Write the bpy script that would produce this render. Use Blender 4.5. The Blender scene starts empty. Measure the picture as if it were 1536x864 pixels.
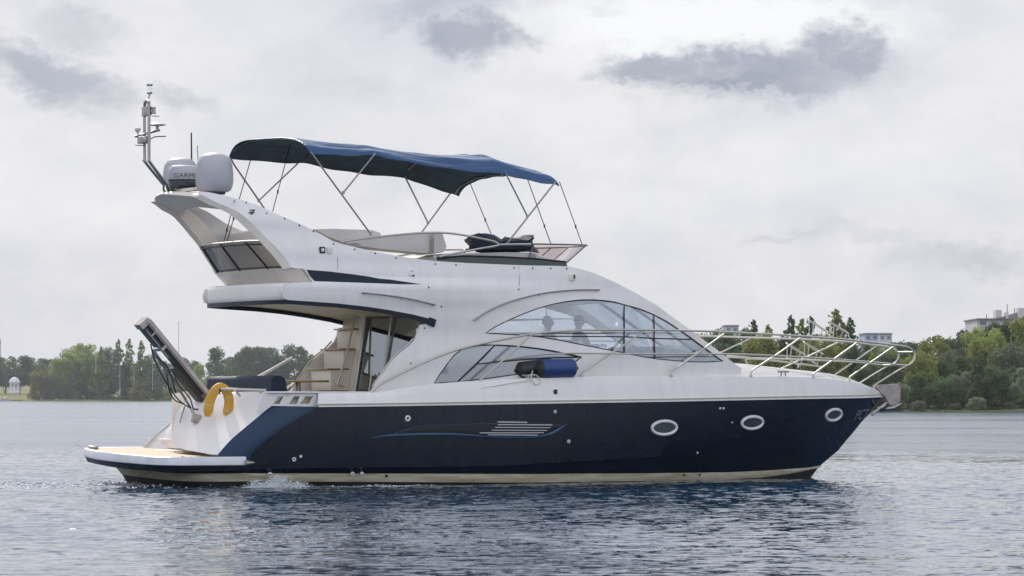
import bpy, bmesh, math, random
import numpy as np
from mathutils import Vector, Matrix
from mathutils.bvhtree import BVHTree
from mathutils.geometry import delaunay_2d_cdt

R = math.radians
scene = bpy.context.scene
COL = scene.collection
random.seed(7)
rng = np.random.default_rng(7)

# ------------------------------------------------------------------ camera
YAW, DIST, FPX, HOR = R(28), 70.0, 5530.0, 596.0
CAMH = 1.70
TGT = Vector((7.5, -2.1, 0))
CPOS = Vector((TGT.x - DIST*math.sin(YAW), TGT.y - DIST*math.cos(YAW), CAMH))
PITCH = math.atan((HOR-432)/FPX)
cam = bpy.data.cameras.new('camera')
camo = bpy.data.objects.new('camera', cam)
COL.objects.link(camo)
camo.location = CPOS
camo.rotation_euler = (R(90)+PITCH, 0, -YAW)
cam.sensor_width = 36
cam.lens = 36*FPX/1536
cam.clip_start = 0.5
cam.clip_end = 30000
scene.camera = camo
scene.render.resolution_x, scene.render.resolution_y = 1024, 576
CR = camo.rotation_euler.to_matrix()
CRI = CR.transposed()

# ------------------------------------------------------------------ view, world, sun
vs = scene.view_settings
vs.view_transform = 'Standard'
vs.look = 'None'
vs.gamma = 1
vs.exposure = 0.0
vs.use_curve_mapping = False
SUN_AZ = YAW + R(-16)     # measured from +Y towards +X, the sun stands beyond the boat
SUN_EL = R(40)
sl = bpy.data.lights.new('sun', 'SUN')
sl.energy = 3.4
sl.angle = R(1.2)
sl.color = (1.0, 0.95, 0.87)
so = bpy.data.objects.new('sun', sl)
COL.objects.link(so)
sdir = Vector((math.sin(SUN_AZ)*math.cos(SUN_EL), math.cos(SUN_AZ)*math.cos(SUN_EL), math.sin(SUN_EL)))
so.rotation_euler = sdir.to_track_quat('Z', 'Y').to_euler()

W = bpy.data.worlds.new('World')
scene.world = W
W.use_nodes = True


def build_world():
    nt = W.node_tree
    nt.nodes.clear()
    N = nt.nodes.new
    L = nt.links.new

    def math_(op, a, b=None, c=None, clamp=False):
        n = N('ShaderNodeMath')
        n.operation = op
        n.use_clamp = clamp
        for i, v in enumerate((a, b, c)):
            if v is None:
                continue
            if isinstance(v, (int, float)):
                n.inputs[i].default_value = v
            else:
                L(v, n.inputs[i])
        return n.outputs[0]
    tc = N('ShaderNodeTexCoord')
    D = tc.outputs['Generated']

    def dot(vec):
        n = N('ShaderNodeVectorMath')
        n.operation = 'DOT_PRODUCT'
        L(D, n.inputs[0])
        n.inputs[1].default_value = vec
        return n.outputs['Value']
    fw = Vector((math.sin(YAW), math.cos(YAW), 0))
    rt = Vector((math.cos(YAW), -math.sin(YAW), 0))
    f = math_('MAXIMUM', math_('ABSOLUTE', dot(fw)), 0.05)
    # sky chart in degrees-like units: U to the right of a fixed compass bearing, V up
    U = math_('MULTIPLY', math_('DIVIDE', dot(rt), f), 57.3)
    V = math_('MULTIPLY', math_('DIVIDE', dot((0, 0, 1)), f), 57.3)
    comb = N('ShaderNodeCombineXYZ')
    L(U, comb.inputs[0])
    L(math_('MULTIPLY', V, 1.5), comb.inputs[1])

    def noise(scale, detail, rough=0.6, dist=0.0, off=0.0):
        mp = N('ShaderNodeMapping')
        L(comb.outputs[0], mp.inputs[0])
        mp.inputs['Location'].default_value = (off, off*1.7, off*0.3)
        n = N('ShaderNodeTexNoise')
        n.inputs['Scale'].default_value = scale
        n.inputs['Detail'].default_value = detail
        n.inputs['Roughness'].default_value = rough
        n.inputs['Distortion'].default_value = dist
        L(mp.outputs[0], n.inputs['Vector'])
        return n.outputs['Fac']
    n1 = noise(0.8, 7, 0.62, 0.15, 3.0)
    n2 = noise(0.8, 7, 0.62, 0.15, 17.0)
    nb = noise(0.22, 6, 0.55, 0.3, 9.0)
    nf = noise(1.7, 6, 0.6, 0.0, 31.0)
    # warped coordinates
    Uw = math_('MULTIPLY_ADD', math_('SUBTRACT', n1, 0.5), 2.0, U)
    Vw = math_('MULTIPLY_ADD', math_('SUBTRACT', n2, 0.5), 1.1, V)
    n3 = noise(3.4, 6, 0.62, 0.0, 44.0)
    n4 = noise(3.4, 6, 0.62, 0.0, 71.0)
    Uw = math_('MULTIPLY_ADD', math_('SUBTRACT', n3, 0.5), 0.5, Uw)
    Vw = math_('MULTIPLY_ADD', math_('SUBTRACT', n4, 0.5), 0.5, Vw)

    def deg(px, py):
        return (px-768)/FPX*57.3, (HOR-py)/FPX*57.3

    def patch(px, py, a, b, tilt=0.0, lo=0.0, hi=0.9, u=Uw, v=Vw, flatbase=None):
        u0, v0 = deg(px, py)
        a = a/FPX*57.3
        b = b/FPX*57.3
        du = math_('SUBTRACT', u, u0)
        dv = math_('SUBTRACT', v, v0)
        c, s = math.cos(tilt), math.sin(tilt)
        x = math_('ADD', math_('MULTIPLY', du, c/a), math_('MULTIPLY', dv, s/a))
        y = math_('ADD', math_('MULTIPLY', du, -s/b), math_('MULTIPLY', dv, c/b))
        r = math_('SQRT', math_('ADD', math_('POWER', math_('ABSOLUTE', x), 2.0), math_('POWER', math_('ABSOLUTE', y), 2.0)))
        m = N('ShaderNodeMapRange')
        m.interpolation_type = 'SMOOTHSTEP'
        L(r, m.inputs['Value'])
        m.inputs['From Min'].default_value = 1.35
        m.inputs['From Max'].default_value = lo
        m.inputs['To Min'].default_value = 0
        m.inputs['To Max'].default_value = hi
        return m.outputs[0]

    def add(lst):
        o = lst[0]
        for k in lst[1:]:
            o = math_('MAXIMUM', o, k)
        return o
    dark = add([
        patch(65, 105, 130, 42, R(-20), 0.3, 0.75),
        patch(115, 42, 90, 34, R(-12), 0.0, 0.4),
        patch(258, 150, 60, 24, R(-8), 0.0, 0.45),
        patch(640, 8, 110, 30, R(10), 0.0, 0.6),
        patch(705, 50, 72, 36, R(-14), 0.35, 0.85),
        patch(1120, 106, 215, 44, R(-1), 0.2, 0.9),
        patch(1120, 122, 170, 20, R(-1), 0.2, 1.0),
        patch(985, 98, 95, 26, R(4), 0.5, 0.85),
        patch(1268, 76, 64, 46, R(0), 0.5, 0.85),
        patch(1165, 355, 70, 12, 0, 0.1, 0.26),
        patch(1300, 352, 120, 14, 0, 0.1, 0.18),
        patch(1465, 385, 120, 24, 0, 0.0, 0.42),
        patch(545, 130, 60, 24, 0, 0.1, 0.14),
        patch(905, 15, 40, 14, 0, 0.1, 0.20),
    ])
    bright = add([
        patch(1075, 38, 280, 60, 0, 0.6, 1.0),
        patch(845, 82, 110, 40, 0, 0.1, 0.38),
        patch(1250, 255, 320, 70, 0, 0.1, 0.35),
        patch(940, 310, 300, 50, 0, 0.1, 0.35),
        patch(110, 300, 300, 90, 0, 0.1, 0.25),
        patch(770, 20, 50, 40, 0, 0.1, 0.35),
    ])
    # bright billows swallow part of the dark base
    bill = N('ShaderNodeMapRange')
    L(nf, bill.inputs['Value'])
    bill.inputs['From Min'].default_value = 0.46
    bill.inputs['From Max'].default_value = 0.58
    billtop = math_('MULTIPLY', bill.outputs[0], patch(1090, 58, 250, 46, 0, 0.3, 0.9))
    dark = math_('MULTIPLY', dark, math_('SUBTRACT', 1.0, math_('MULTIPLY', billtop, 0.45)))
    dark = math_('MULTIPLY', dark, math_('GREATER_THAN', dot(fw), 0.0))
    # large soft structure
    soft = N('ShaderNodeMapRange')
    nb2 = noise(0.75, 7, 0.6, 0.2, 57.0)
    L(math_('MULTIPLY_ADD', math_('SUBTRACT', nb2, 0.5), 0.55, nb), soft.inputs['Value'])
    soft.inputs['From Min'].default_value = 0.35
    soft.inputs['From Max'].default_value = 0.68

    def mix(fac, a, b):
        n = N('ShaderNodeMix')
        n.data_type = 'RGBA'
        if isinstance(fac, (int, float)):
            n.inputs[0].default_value = fac
        else:
            L(fac, n.inputs[0])
        for i, v in ((6, a), (7, b)):
            if isinstance(v, tuple):
                n.inputs[i].default_value = (*v, 1)
            else:
                L(v, n.inputs[i])
        return n.outputs[2]
    c = mix(soft.outputs[0], (0.635, 0.65, 0.715), (0.80, 0.79, 0.815))
    c = mix(bright, c, (0.93, 0.93, 0.945))
    c = mix(dark, c, (0.25, 0.285, 0.385))
    fine = mix(math_('MULTIPLY', nf, 0.22), c, (0.84, 0.84, 0.87))
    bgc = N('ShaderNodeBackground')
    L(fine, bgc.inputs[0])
    el = N('ShaderNodeMapRange')
    el.interpolation_type = 'SMOOTHSTEP'
    L(dot((0, 0, 1)), el.inputs['Value'])
    el.inputs['From Min'].default_value = 0.02
    el.inputs['From Max'].default_value = 0.5
    el.inputs['To Min'].default_value = 0.25
    el.inputs['To Max'].default_value = 1.0
    # added brightness in the sky behind the camera, to light the boat's near side
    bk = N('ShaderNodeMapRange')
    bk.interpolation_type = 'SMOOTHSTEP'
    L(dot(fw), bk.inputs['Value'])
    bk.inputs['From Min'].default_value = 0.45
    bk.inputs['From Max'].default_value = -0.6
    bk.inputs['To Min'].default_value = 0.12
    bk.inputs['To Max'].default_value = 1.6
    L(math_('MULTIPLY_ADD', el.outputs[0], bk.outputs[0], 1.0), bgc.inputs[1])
    sky = N('ShaderNodeTexSky')
    sky.sky_type = 'NISHITA'
    sky.sun_disc = False
    sky.sun_elevation = SUN_EL
    sky.sun_rotation = SUN_AZ
    bgs = N('ShaderNodeBackground')
    L(sky.outputs[0], bgs.inputs[0])
    bgs.inputs[1].default_value = 0.15
    ms = N('ShaderNodeMixShader')
    # overcast veil: clouds cover most of the sky low down, thinner overhead
    th = N('ShaderNodeMapRange')
    L(dot((0, 0, 1)), th.inputs['Value'])
    th.inputs['From Min'].default_value = 0.11
    th.inputs['From Max'].default_value = 0.42
    th.inputs['To Min'].default_value = 0.96
    th.inputs['To Max'].default_value = 0.45
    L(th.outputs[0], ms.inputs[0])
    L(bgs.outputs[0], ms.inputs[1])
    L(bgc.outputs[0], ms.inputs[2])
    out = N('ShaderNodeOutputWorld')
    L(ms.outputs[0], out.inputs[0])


build_world()

# ------------------------------------------------------------------ helpers


def at(px, py, Y):
    """point on the fore-and-aft plane y = Y that the photograph shows at (px, py)"""
    d = CR @ Vector(((px-768)/FPX, -(py-432)/FPX, -1))
    t = (Y-CPOS.y)/d.y
    return CPOS + d*t


def proj(p):
    q = CRI @ (Vector(p)-CPOS)
    return 768+FPX*q.x/-q.z, 432-FPX*q.y/-q.z


def far(px, py, dist):
    d = CR @ Vector(((px-768)/FPX, -(py-432)/FPX, -1))
    return CPOS + d*dist


def interp(curve, x):
    xs = [c[0] for c in curve]
    ys = [c[1] for c in curve]
    return float(np.interp(x, xs, ys))


def smooth_curve(pts, n):
    """Catmull-Rom through pts"""
    P = [Vector(p) for p in pts]
    P = [P[0]*2-P[1]] + P + [P[-1]*2-P[-2]]
    out = []
    segs = len(P)-3
    for i in range(segs):
        k = max(2, int(round(n/segs)))
        for j in range(k):
            t = j/k
            a, b, c, d = P[i:i+4]
            out.append(0.5*((2*b)+(c-a)*t+(2*a-5*b+4*c-d)*t*t+(3*b-a-3*c+d)*t**3))
    out.append(P[-2])
    return out


def tag(o, label=None, cat=None, group=None, kind=None):
    if label:
        o['label'] = label
    if cat:
        o['category'] = cat
    if group:
        o['group'] = group
    if kind:
        o['kind'] = kind
    return o


def empty(name, loc=(0, 0, 0)):
    o = bpy.data.objects.new(name, None)
    COL.objects.link(o)
    o.location = loc
    o.empty_display_size = 0.3
    return o


class MB:
    def __init__(s):
        s.v = []
        s.f = []
        s.m = []

    def add(s, vs, fs, mi=0):
        b = len(s.v)
        s.v += [tuple(v) for v in vs]
        s.f += [tuple(i+b for i in f) for f in fs]
        s.m += [mi]*len(fs)
        return s

    def grid(s, rows, mi=0, closed_u=False, closed_v=False):
        nr, nc = len(rows), len(rows[0])
        vs = [p for r in rows for p in r]
        fs = []
        for i in range(nr if closed_v else nr-1):
            for j in range(nc if closed_u else nc-1):
                i2, j2 = (i+1) % nr, (j+1) % nc
                fs.append((i*nc+j, i*nc+j2, i2*nc+j2, i2*nc+j))
        return s.add(vs, fs, mi)

    def box(s, c, size, rot=None, mi=0, bev=0.0):
        bm = bmesh.new()
        bmesh.ops.create_cube(bm, size=1)
        bmesh.ops.scale(bm, vec=size, verts=bm.verts)
        if bev:
            bmesh.ops.bevel(bm, geom=list(bm.edges), offset=bev, segments=2, affect='EDGES', profile=0.6)
        M = Matrix.Translation(c) @ (rot.to_4x4() if rot is not None else Matrix())
        bm.transform(M)
        s.add([v.co for v in bm.verts], [[v.index for v in f.verts] for f in bm.faces] if not bm.verts.index_update() else [], mi)
        bm.free()
        return s

    def tube(s, pts, r, seg=8, mi=0, caps=True, closed=False):
        P = [Vector(p) for p in pts]
        n = len(P)
        rs = r if isinstance(r, (list, tuple)) else [r]*n
        rows = []
        up = None
        for i in range(n):
            if closed:
                t = (P[(i+1) % n]-P[i-1])
            else:
                t = P[min(i+1, n-1)]-P[max(i-1, 0)]
            if t.length < 1e-9:
                t = Vector((0, 0, 1))
            t.normalize()
            if up is None:
                up = Vector((0, 0, 1)) if abs(t.z) < 0.9 else Vector((1, 0, 0))
            a = t.cross(up)
            if a.length < 1e-6:
                a = t.cross(Vector((0, 1, 0)))
            a.normalize()
            b = a.cross(t).normalized()
            up = b
            rows.append([P[i]+(a*math.cos(k*2*math.pi/seg)+b*math.sin(k*2*math.pi/seg))*rs[i] for k in range(seg)])
        s.grid(rows, mi, closed_u=True, closed_v=closed)
        if caps and not closed:
            s.add(rows[0], [tuple(range(seg))], mi)
            s.add(rows[-1], [tuple(reversed(range(seg)))], mi)
        return s

    def lathe(s, prof, c, seg=24, mi=0, M=None):
        rows = []
        for r_, z_ in prof:
            rows.append([Vector((r_*math.cos(k*2*math.pi/seg), r_*math.sin(k*2*math.pi/seg), z_)) for k in range(seg)])
        if M is not None:
            rows = [[M @ p for p in r_] for r_ in rows]
        c = Vector(c)
        rows = [[p+c for p in r_] for r_ in rows]
        s.grid(rows, mi, closed_u=True)
        return s

    def build(s, name, mats, parent=None, smooth=35, mods=None):
        me = bpy.data.meshes.new(name)
        me.from_pydata(s.v, [], s.f)
        me.validate()
        if not isinstance(mats, (list, tuple)):
            mats = [mats]
        for m in mats:
            me.materials.append(m)
        if len(mats) > 1 and len(me.polygons) == len(s.m):
            me.polygons.foreach_set('material_index', s.m)
        bm = bmesh.new()
        bm.from_mesh(me)
        bmesh.ops.remove_doubles(bm, verts=bm.verts, dist=0.0004)
        if mods != 'keep':
            bmesh.ops.recalc_face_normals(bm, faces=bm.faces)
        if smooth:
            a = R(smooth)
            for f in bm.faces:
                f.smooth = True
            for e in bm.edges:
                if len(e.link_faces) == 2 and e.calc_face_angle(0) > a:
                    e.smooth = False
        bm.to_mesh(me)
        bm.free()
        o = bpy.data.objects.new(name, me)
        COL.objects.link(o)
        if parent is not None:
            o.parent = parent
            if parent.type == 'EMPTY' and parent.parent is None:
                o.location = -parent.location
                o.matrix_parent_inverse = Matrix()
        return o


def inpoly(x, y, P):
    c = False
    n = len(P)
    j = n-1
    for i in range(n):
        xi, yi = P[i]
        xj, yj = P[j]
        if (yi > y) != (yj > y) and x < (xj-xi)*(y-yi)/(yj-yi)+xi:
            c = not c
        j = i
    return c


def densify(P, step):
    out = []
    n = len(P)
    for i in range(n):
        a, b = P[i], P[(i+1) % n]
        d = math.hypot(b[0]-a[0], b[1]-a[1])
        k = max(1, int(d/step))
        for j in range(k):
            t = j/k
            out.append((a[0]+(b[0]-a[0])*t, a[1]+(b[1]-a[1])*t))
    return out


def panel(outline, holes, yf, side=-1, step=0.09, off=0.0, thick=0.045):
    """sheet over the (X, Z) outline at half breadth yf(X, Z); returns (front verts, tris) as an MB with thickness"""
    out = densify(outline, step)
    hs = [densify(h, step) for h in holes]
    pts = list(out)
    edges = [(i, (i+1) % len(out)) for i in range(len(out))]
    for h in hs:
        b = len(pts)
        pts += h
        edges += [(b+i, b+(i+1) % len(h)) for i in range(len(h))]
    xs = [p[0] for p in out]
    zs = [p[1] for p in out]
    allb = np.array(pts)
    x = min(xs)+step*0.5
    k = 0
    while x < max(xs):
        z = math.floor(min(zs)/step)*step
        while z < max(zs):
            if inpoly(x, z, out) and not any(inpoly(x, z, h) for h in hs):
                d = np.min((allb[:, 0]-x)**2+(allb[:, 1]-z)**2)
                if d > (step*0.35)**2:
                    pts.append((x, z))
            z += step
        x += step
        k += 1
    res = delaunay_2d_cdt([Vector(p) for p in pts], edges, [], 0, 1e-5)
    V, F = res[0], res[2]
    tris = []
    for f in F:
        cx = sum(V[i].x for i in f)/3
        cz = sum(V[i].y for i in f)/3
        if inpoly(cx, cz, out) and not any(inpoly(cx, cz, h) for h in hs):
            tris.append(tuple(f))
    front = [Vector((v.x, side*(yf(v.x, v.y)+off), v.y)) for v in V]
    m = MB()
    if thick <= 0:
        m.add(front, tris)
        return m
    back = [Vector((p.x, side*(abs(p.y)-thick), p.z)) for p in front]
    n = len(front)
    fs = list(tris)+[tuple(reversed([i+n for i in t])) for t in tris]
    ec = {}
    for t in tris:
        for a, b in ((t[0], t[1]), (t[1], t[2]), (t[2], t[0])):
            ec[(a, b)] = 1
    for (a, b) in list(ec):
        if (b, a) not in ec:
            fs.append((b, a, a+n, b+n))
    m.add(front+back, fs)
    return m


def to_xz(pxs, yf, off=0.0):
    """photograph outline -> (X, Z) on the starboard surface y = -yf(X, Z)"""
    out = []
    for px, py in pxs:
        y = 1.8
        for _ in range(8):
            p = at(px, py, -(y+off))
            y = yf(p.x, p.z)
        out.append((p.x, p.z))
    return out


def lerp_table(tab, x):
    if x <= tab[0][0]:
        return tab[0][1]
    for (a, va), (b, vb) in zip(tab, tab[1:]):
        if x <= b:
            t = (x-a)/(b-a)
            t = t*t*(3-2*t)
            return va+(vb-va)*t
    return tab[-1][1]


def sstep(a, b, x):
    t = min(1, max(0, (x-a)/(b-a)))
    return t*t*(3-2*t)

# ------------------------------------------------------------------ materials


def mat(name, col, rough=0.5, metal=0.0, noise=None, bump=None, coat=0.0, spec=0.5, sheen=0.0):
    m = bpy.data.materials.new(name)
    m.use_nodes = True
    nt = m.node_tree
    b = nt.nodes['Principled BSDF']
    b.inputs['Base Color'].default_value = (*col, 1)
    b.inputs['Roughness'].default_value = rough
    b.inputs['Metallic'].default_value = metal
    b.inputs['Coat Weight'].default_value = coat
    b.inputs['Coat Roughness'].default_value = 0.05
    b.inputs['Specular IOR Level'].default_value = spec
    b.inputs['Sheen Weight'].default_value = sheen
    tc = nt.nodes.new('ShaderNodeTexCoord')
    if noise:
        col2, sc, stretch, amt = noise
        mp = nt.nodes.new('ShaderNodeMapping')
        mp.inputs['Scale'].default_value = stretch
        nt.links.new(tc.outputs['Object'], mp.inputs[0])
        n = nt.nodes.new('ShaderNodeTexNoise')
        n.inputs['Scale'].default_value = sc
        n.inputs['Detail'].default_value = 6
        n.inputs['Roughness'].default_value = 0.65
        nt.links.new(mp.outputs[0], n.inputs['Vector'])
        mr = nt.nodes.new('ShaderNodeMapRange')
        mr.inputs['From Min'].default_value = 0.4
        mr.inputs['From Max'].default_value = 0.75
        mr.inputs['To Max'].default_value = amt
        nt.links.new(n.outputs['Fac'], mr.inputs['Value'])
        mx = nt.nodes.new('ShaderNodeMix')
        mx.data_type = 'RGBA'
        nt.links.new(mr.outputs[0], mx.inputs[0])
        mx.inputs[6].default_value = (*col, 1)
        mx.inputs[7].default_value = (*col2, 1)
        nt.links.new(mx.outputs[2], b.inputs['Base Color'])
        mr2 = nt.nodes.new('ShaderNodeMapRange')
        mr2.inputs['To Min'].default_value = rough*0.75
        mr2.inputs['To Max'].default_value = min(1, rough*1.35)
        nt.links.new(n.outputs['Fac'], mr2.inputs['Value'])
        nt.links.new(mr2.outputs[0], b.inputs['Roughness'])
    if bump:
        sc, stretch, st, dist = bump
        mp = nt.nodes.new('ShaderNodeMapping')
        mp.inputs['Scale'].default_value = stretch
        nt.links.new(tc.outputs['Object'], mp.inputs[0])
        n = nt.nodes.new('ShaderNodeTexNoise')
        n.inputs['Scale'].default_value = sc
        n.inputs['Detail'].default_value = 5
        nt.links.new(mp.outputs[0], n.inputs['Vector'])
        bp = nt.nodes.new('ShaderNodeBump')
        bp.inputs['Strength'].default_value = st
        bp.inputs['Distance'].default_value = dist
        nt.links.new(n.outputs['Fac'], bp.inputs['Height'])
        nt.links.new(bp.outputs[0], b.inputs['Normal'])
    return m


def glass(name, tint, refl=0.35, rough=0.02):
    m = bpy.data.materials.new(name)
    m.use_nodes = True
    nt = m.node_tree
    nt.nodes.clear()
    out = nt.nodes.new('ShaderNodeOutputMaterial')
    t = nt.nodes.new('ShaderNodeBsdfTransparent')
    t.inputs[0].default_value = (*tint, 1)
    g = nt.nodes.new('ShaderNodeBsdfGlossy')
    g.inputs['Roughness'].default_value = rough
    g.inputs['Color'].default_value = (0.86, 0.93, 1, 1)
    lw = nt.nodes.new('ShaderNodeLayerWeight')
    lw.inputs[0].default_value = 0.5
    fr = nt.nodes.new('ShaderNodeMath')
    fr.operation = 'POWER'
    nt.links.new(lw.outputs['Facing'], fr.inputs[0])
    fr.inputs[1].default_value = 4.0
    ad = nt.nodes.new('ShaderNodeMath')
    ad.operation = 'ADD'
    ad.use_clamp = True
    nt.links.new(fr.outputs[0], ad.inputs[0])
    ad.inputs[1].default_value = refl
    mx = nt.nodes.new('ShaderNodeMixShader')
    nt.links.new(ad.outputs[0], mx.inputs[0])
    nt.links.new(t.outputs[0], mx.inputs[1])
    nt.links.new(g.outputs[0], mx.inputs[2])
    nt.links.new(mx.outputs[0], out.inputs[0])
    return m


M = {}
M['gel'] = mat('gelcoat_white', (0.85, 0.82, 0.79), 0.3, 0, ((0.70, 0.67, 0.64), 2.2, (2.2, 1, 0.4), 0.45), coat=0.15)
M['gel_top'] = mat('gelcoat_deck', (0.56, 0.55, 0.54), 0.6, 0, ((0.48, 0.46, 0.43), 2.0, (1, 1, 1), 0.4), spec=0.3)
M['cream'] = mat('liner_cream', (0.84, 0.76, 0.56), 0.45, 0, ((0.62, 0.53, 0.38), 2.0, (1, 1, 1), 0.5))
M['cream2'] = mat('moulding_cream', (0.86, 0.79, 0.70), 0.4, 0, ((0.70, 0.62, 0.52), 2.0, (1, 1, 1), 0.4))
M['navy'] = mat('hull_navy', (0.003, 0.007, 0.017), 0.08, 0, ((0.006, 0.013, 0.028), 0.9, (2, 1, 0.6), 0.7), spec=0.36, bump=(1.1, (1, 1, 1), 0.12, 0.03))
M['navyq'] = mat('quarter_navy_skylit', (0.014, 0.038, 0.085), 0.35, 0, ((0.02, 0.05, 0.11), 1.5, (1, 1, 1), 0.6), spec=0.3)  # hull navy made lighter: sky reflection on the facet put into the colour
M['navytrim'] = mat('trim_navy', (0.006, 0.012, 0.024), 0.4, spec=0.25)
M['stripe'] = mat('boot_stripe_paint', (0.60, 0.55, 0.42), 0.35, 0, ((0.28, 0.24, 0.11), 2.2, (0.6, 1, 5), 1.0))
M['black'] = mat('antifouling_black', (0.012, 0.013, 0.015), 0.5, 0, ((0.03, 0.035, 0.02), 3, (1, 1, 1), 0.6))
M['rubber'] = mat('black_rubber', (0.015, 0.015, 0.017), 0.45)
M['steel'] = mat('stainless_steel', (0.34, 0.33, 0.31), 0.32, 1.0, ((0.42, 0.40, 0.36), 6, (1, 1, 1), 0.7))
M['steelw'] = mat('polished_rail_steel', (0.60, 0.57, 0.50), 0.5, 0.75)
M['teak'] = mat('teak_planks', (0.42, 0.30, 0.17), 0.6, 0, ((0.55, 0.45, 0.32), 3, (1, 12, 1), 0.8))
M['wood'] = mat('varnished_wood', (0.30, 0.19, 0.04), 0.25, 0, ((0.22, 0.13, 0.03), 4, (1, 8, 1), 0.8), coat=0.5)
M['fabric'] = mat('canvas_blue', (0.016, 0.075, 0.19), 0.36, 0, ((0.010, 0.045, 0.12), 3, (1, 1, 1), 0.6), bump=(3, (0.4, 3, 1), 0.8, 0.06), spec=0.6)
M['underside'] = mat('canvas_shaded_underside', (0.030, 0.058, 0.078), 0.8, 0, ((0.015, 0.024, 0.030), 4, (1, 1, 1), 0.6))  # same canvas seen from below, its shade put into a darker colour
M['cover'] = mat('cover_navy', (0.008, 0.018, 0.034), 0.6, 0, ((0.012, 0.028, 0.05), 4, (1, 1, 1), 0.6), bump=(6, (1, 1, 1), 0.5, 0.03), spec=0.3)
M['cush'] = mat('cushion_ivory', (0.66, 0.62, 0.58), 0.6, 0, ((0.56, 0.51, 0.47), 3, (1, 1, 1), 0.5), bump=(4, (1, 1, 1), 0.25, 0.02))
M['plastic'] = mat('dome_white', (0.50, 0.49, 0.52), 0.42, 0, ((0.44, 0.42, 0.44), 3, (1, 1, 1), 0.5))
M['darkplastic'] = mat('dark_plastic', (0.03, 0.045, 0.05), 0.4)
M['yellow'] = mat('buoy_yellow', (0.68, 0.36, 0.035), 0.55, 0, ((0.52, 0.27, 0.03), 5, (1, 1, 1), 0.7), bump=(14, (1, 1, 1), 0.3, 0.01))
M['fend'] = mat('fender_blue', (0.014, 0.055, 0.21), 0.42, 0, ((0.02, 0.04, 0.12), 6, (1, 1, 1), 0.6))
M['rope'] = mat('rope_white', (0.62, 0.60, 0.55), 0.8)
M['skin'] = mat('skin', (0.48, 0.28, 0.20), 0.5)
M['shirt'] = mat('shirt_grey', (0.16, 0.17, 0.20), 0.8)
M['shirt2'] = mat('shirt_pale', (0.45, 0.44, 0.44), 0.8)
M['cap'] = mat('cap_dark', (0.03, 0.035, 0.05), 0.8)
M['hair'] = mat('hair_brown', (0.05, 0.03, 0.02), 0.7)
M['win'] = glass('window_glass', (0.86, 0.88, 0.90), 0.15)
M['win2'] = glass('window_glass_dark', (0.03, 0.045, 0.055), 0.33, 0.2)
M['door'] = glass('door_glass', (0.36, 0.34, 0.30), 0.22)
M['acryl'] = glass('smoked_acrylic', (0.60, 0.55, 0.46), 0.05)
M['acryl2'] = glass('rose_acrylic', (0.80, 0.74, 0.72), 0.06)
M['lamp'] = glass('lamp_glass', (0.85, 0.88, 0.9), 0.2)
M['writing'] = mat('white_lettering', (0.75, 0.75, 0.78), 0.4)
M['writing_dark'] = mat('dark_lettering', (0.03, 0.035, 0.04), 0.4)
M['bark'] = mat('bark', (0.13, 0.10, 0.075), 0.9)
M['graphic'] = mat('intake_lit_blue', (0.035, 0.085, 0.15), 0.3)  # lighter blue that paints the light on the intake lip and brow
M['stone'] = mat('plaster_white', (0.72, 0.72, 0.74), 0.8)
M['foam'] = mat('foam', (0.75, 0.78, 0.80), 0.6, spec=0.5)
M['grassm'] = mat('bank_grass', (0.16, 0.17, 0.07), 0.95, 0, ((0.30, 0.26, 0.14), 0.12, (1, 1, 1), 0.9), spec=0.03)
M['sand'] = mat('bank_sand', (0.42, 0.37, 0.25), 0.95)


def leaf_mat(name, c1, c2):
    m = bpy.data.materials.new(name)
    m.use_nodes = True
    nt = m.node_tree
    b = nt.nodes['Principled BSDF']
    b.inputs['Roughness'].default_value = 0.6
    b.inputs['Specular IOR Level'].default_value = 0.25
    b.inputs['Transmission Weight'].default_value = 0.0
    oi = nt.nodes.new('ShaderNodeObjectInfo')
    tc = nt.nodes.new('ShaderNodeTexCoord')
    n = nt.nodes.new('ShaderNodeTexNoise')
    n.inputs['Scale'].default_value = 0.9
    n.inputs['Detail'].default_value = 4
    nt.links.new(tc.outputs['Object'], n.inputs['Vector'])
    mx = nt.nodes.new('ShaderNodeMix')
    mx.data_type = 'RGBA'
    nt.links.new(n.outputs['Fac'], mx.inputs[0])
    mx.inputs[6].default_value = (*c1, 1)
    mx.inputs[7].default_value = (*c2, 1)
    hs = nt.nodes.new('ShaderNodeHueSaturation')
    mr = nt.nodes.new('ShaderNodeMapRange')
    mr.inputs['To Min'].default_value = 0.7
    mr.inputs['To Max'].default_value = 1.4
    nt.links.new(oi.outputs['Random'], mr.inputs['Value'])
    nt.links.new(mr.outputs[0], hs.inputs['Value'])
    mr2 = nt.nodes.new('ShaderNodeMapRange')
    mr2.inputs['To Min'].default_value = 0.47
    mr2.inputs['To Max'].default_value = 0.52
    nt.links.new(oi.outputs['Random'], mr2.inputs['Value'])
    nt.links.new(mr2.outputs[0], hs.inputs['Hue'])
    nt.links.new(mx.outputs[2], hs.inputs['Color'])
    nt.links.new(hs.outputs[0], b.inputs['Base Color'])
    tr = nt.nodes.new('ShaderNodeBsdfTranslucent')
    nt.links.new(hs.outputs[0], tr.inputs[0])
    ms = nt.nodes.new('ShaderNodeMixShader')
    ms.inputs[0].default_value = 0.45
    nt.links.new(b.outputs[0], ms.inputs[1])
    nt.links.new(tr.outputs[0], ms.inputs[2])
    nt.links.new(ms.outputs[0], nt.nodes['Material Output'].inputs[0])
    return m


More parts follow.
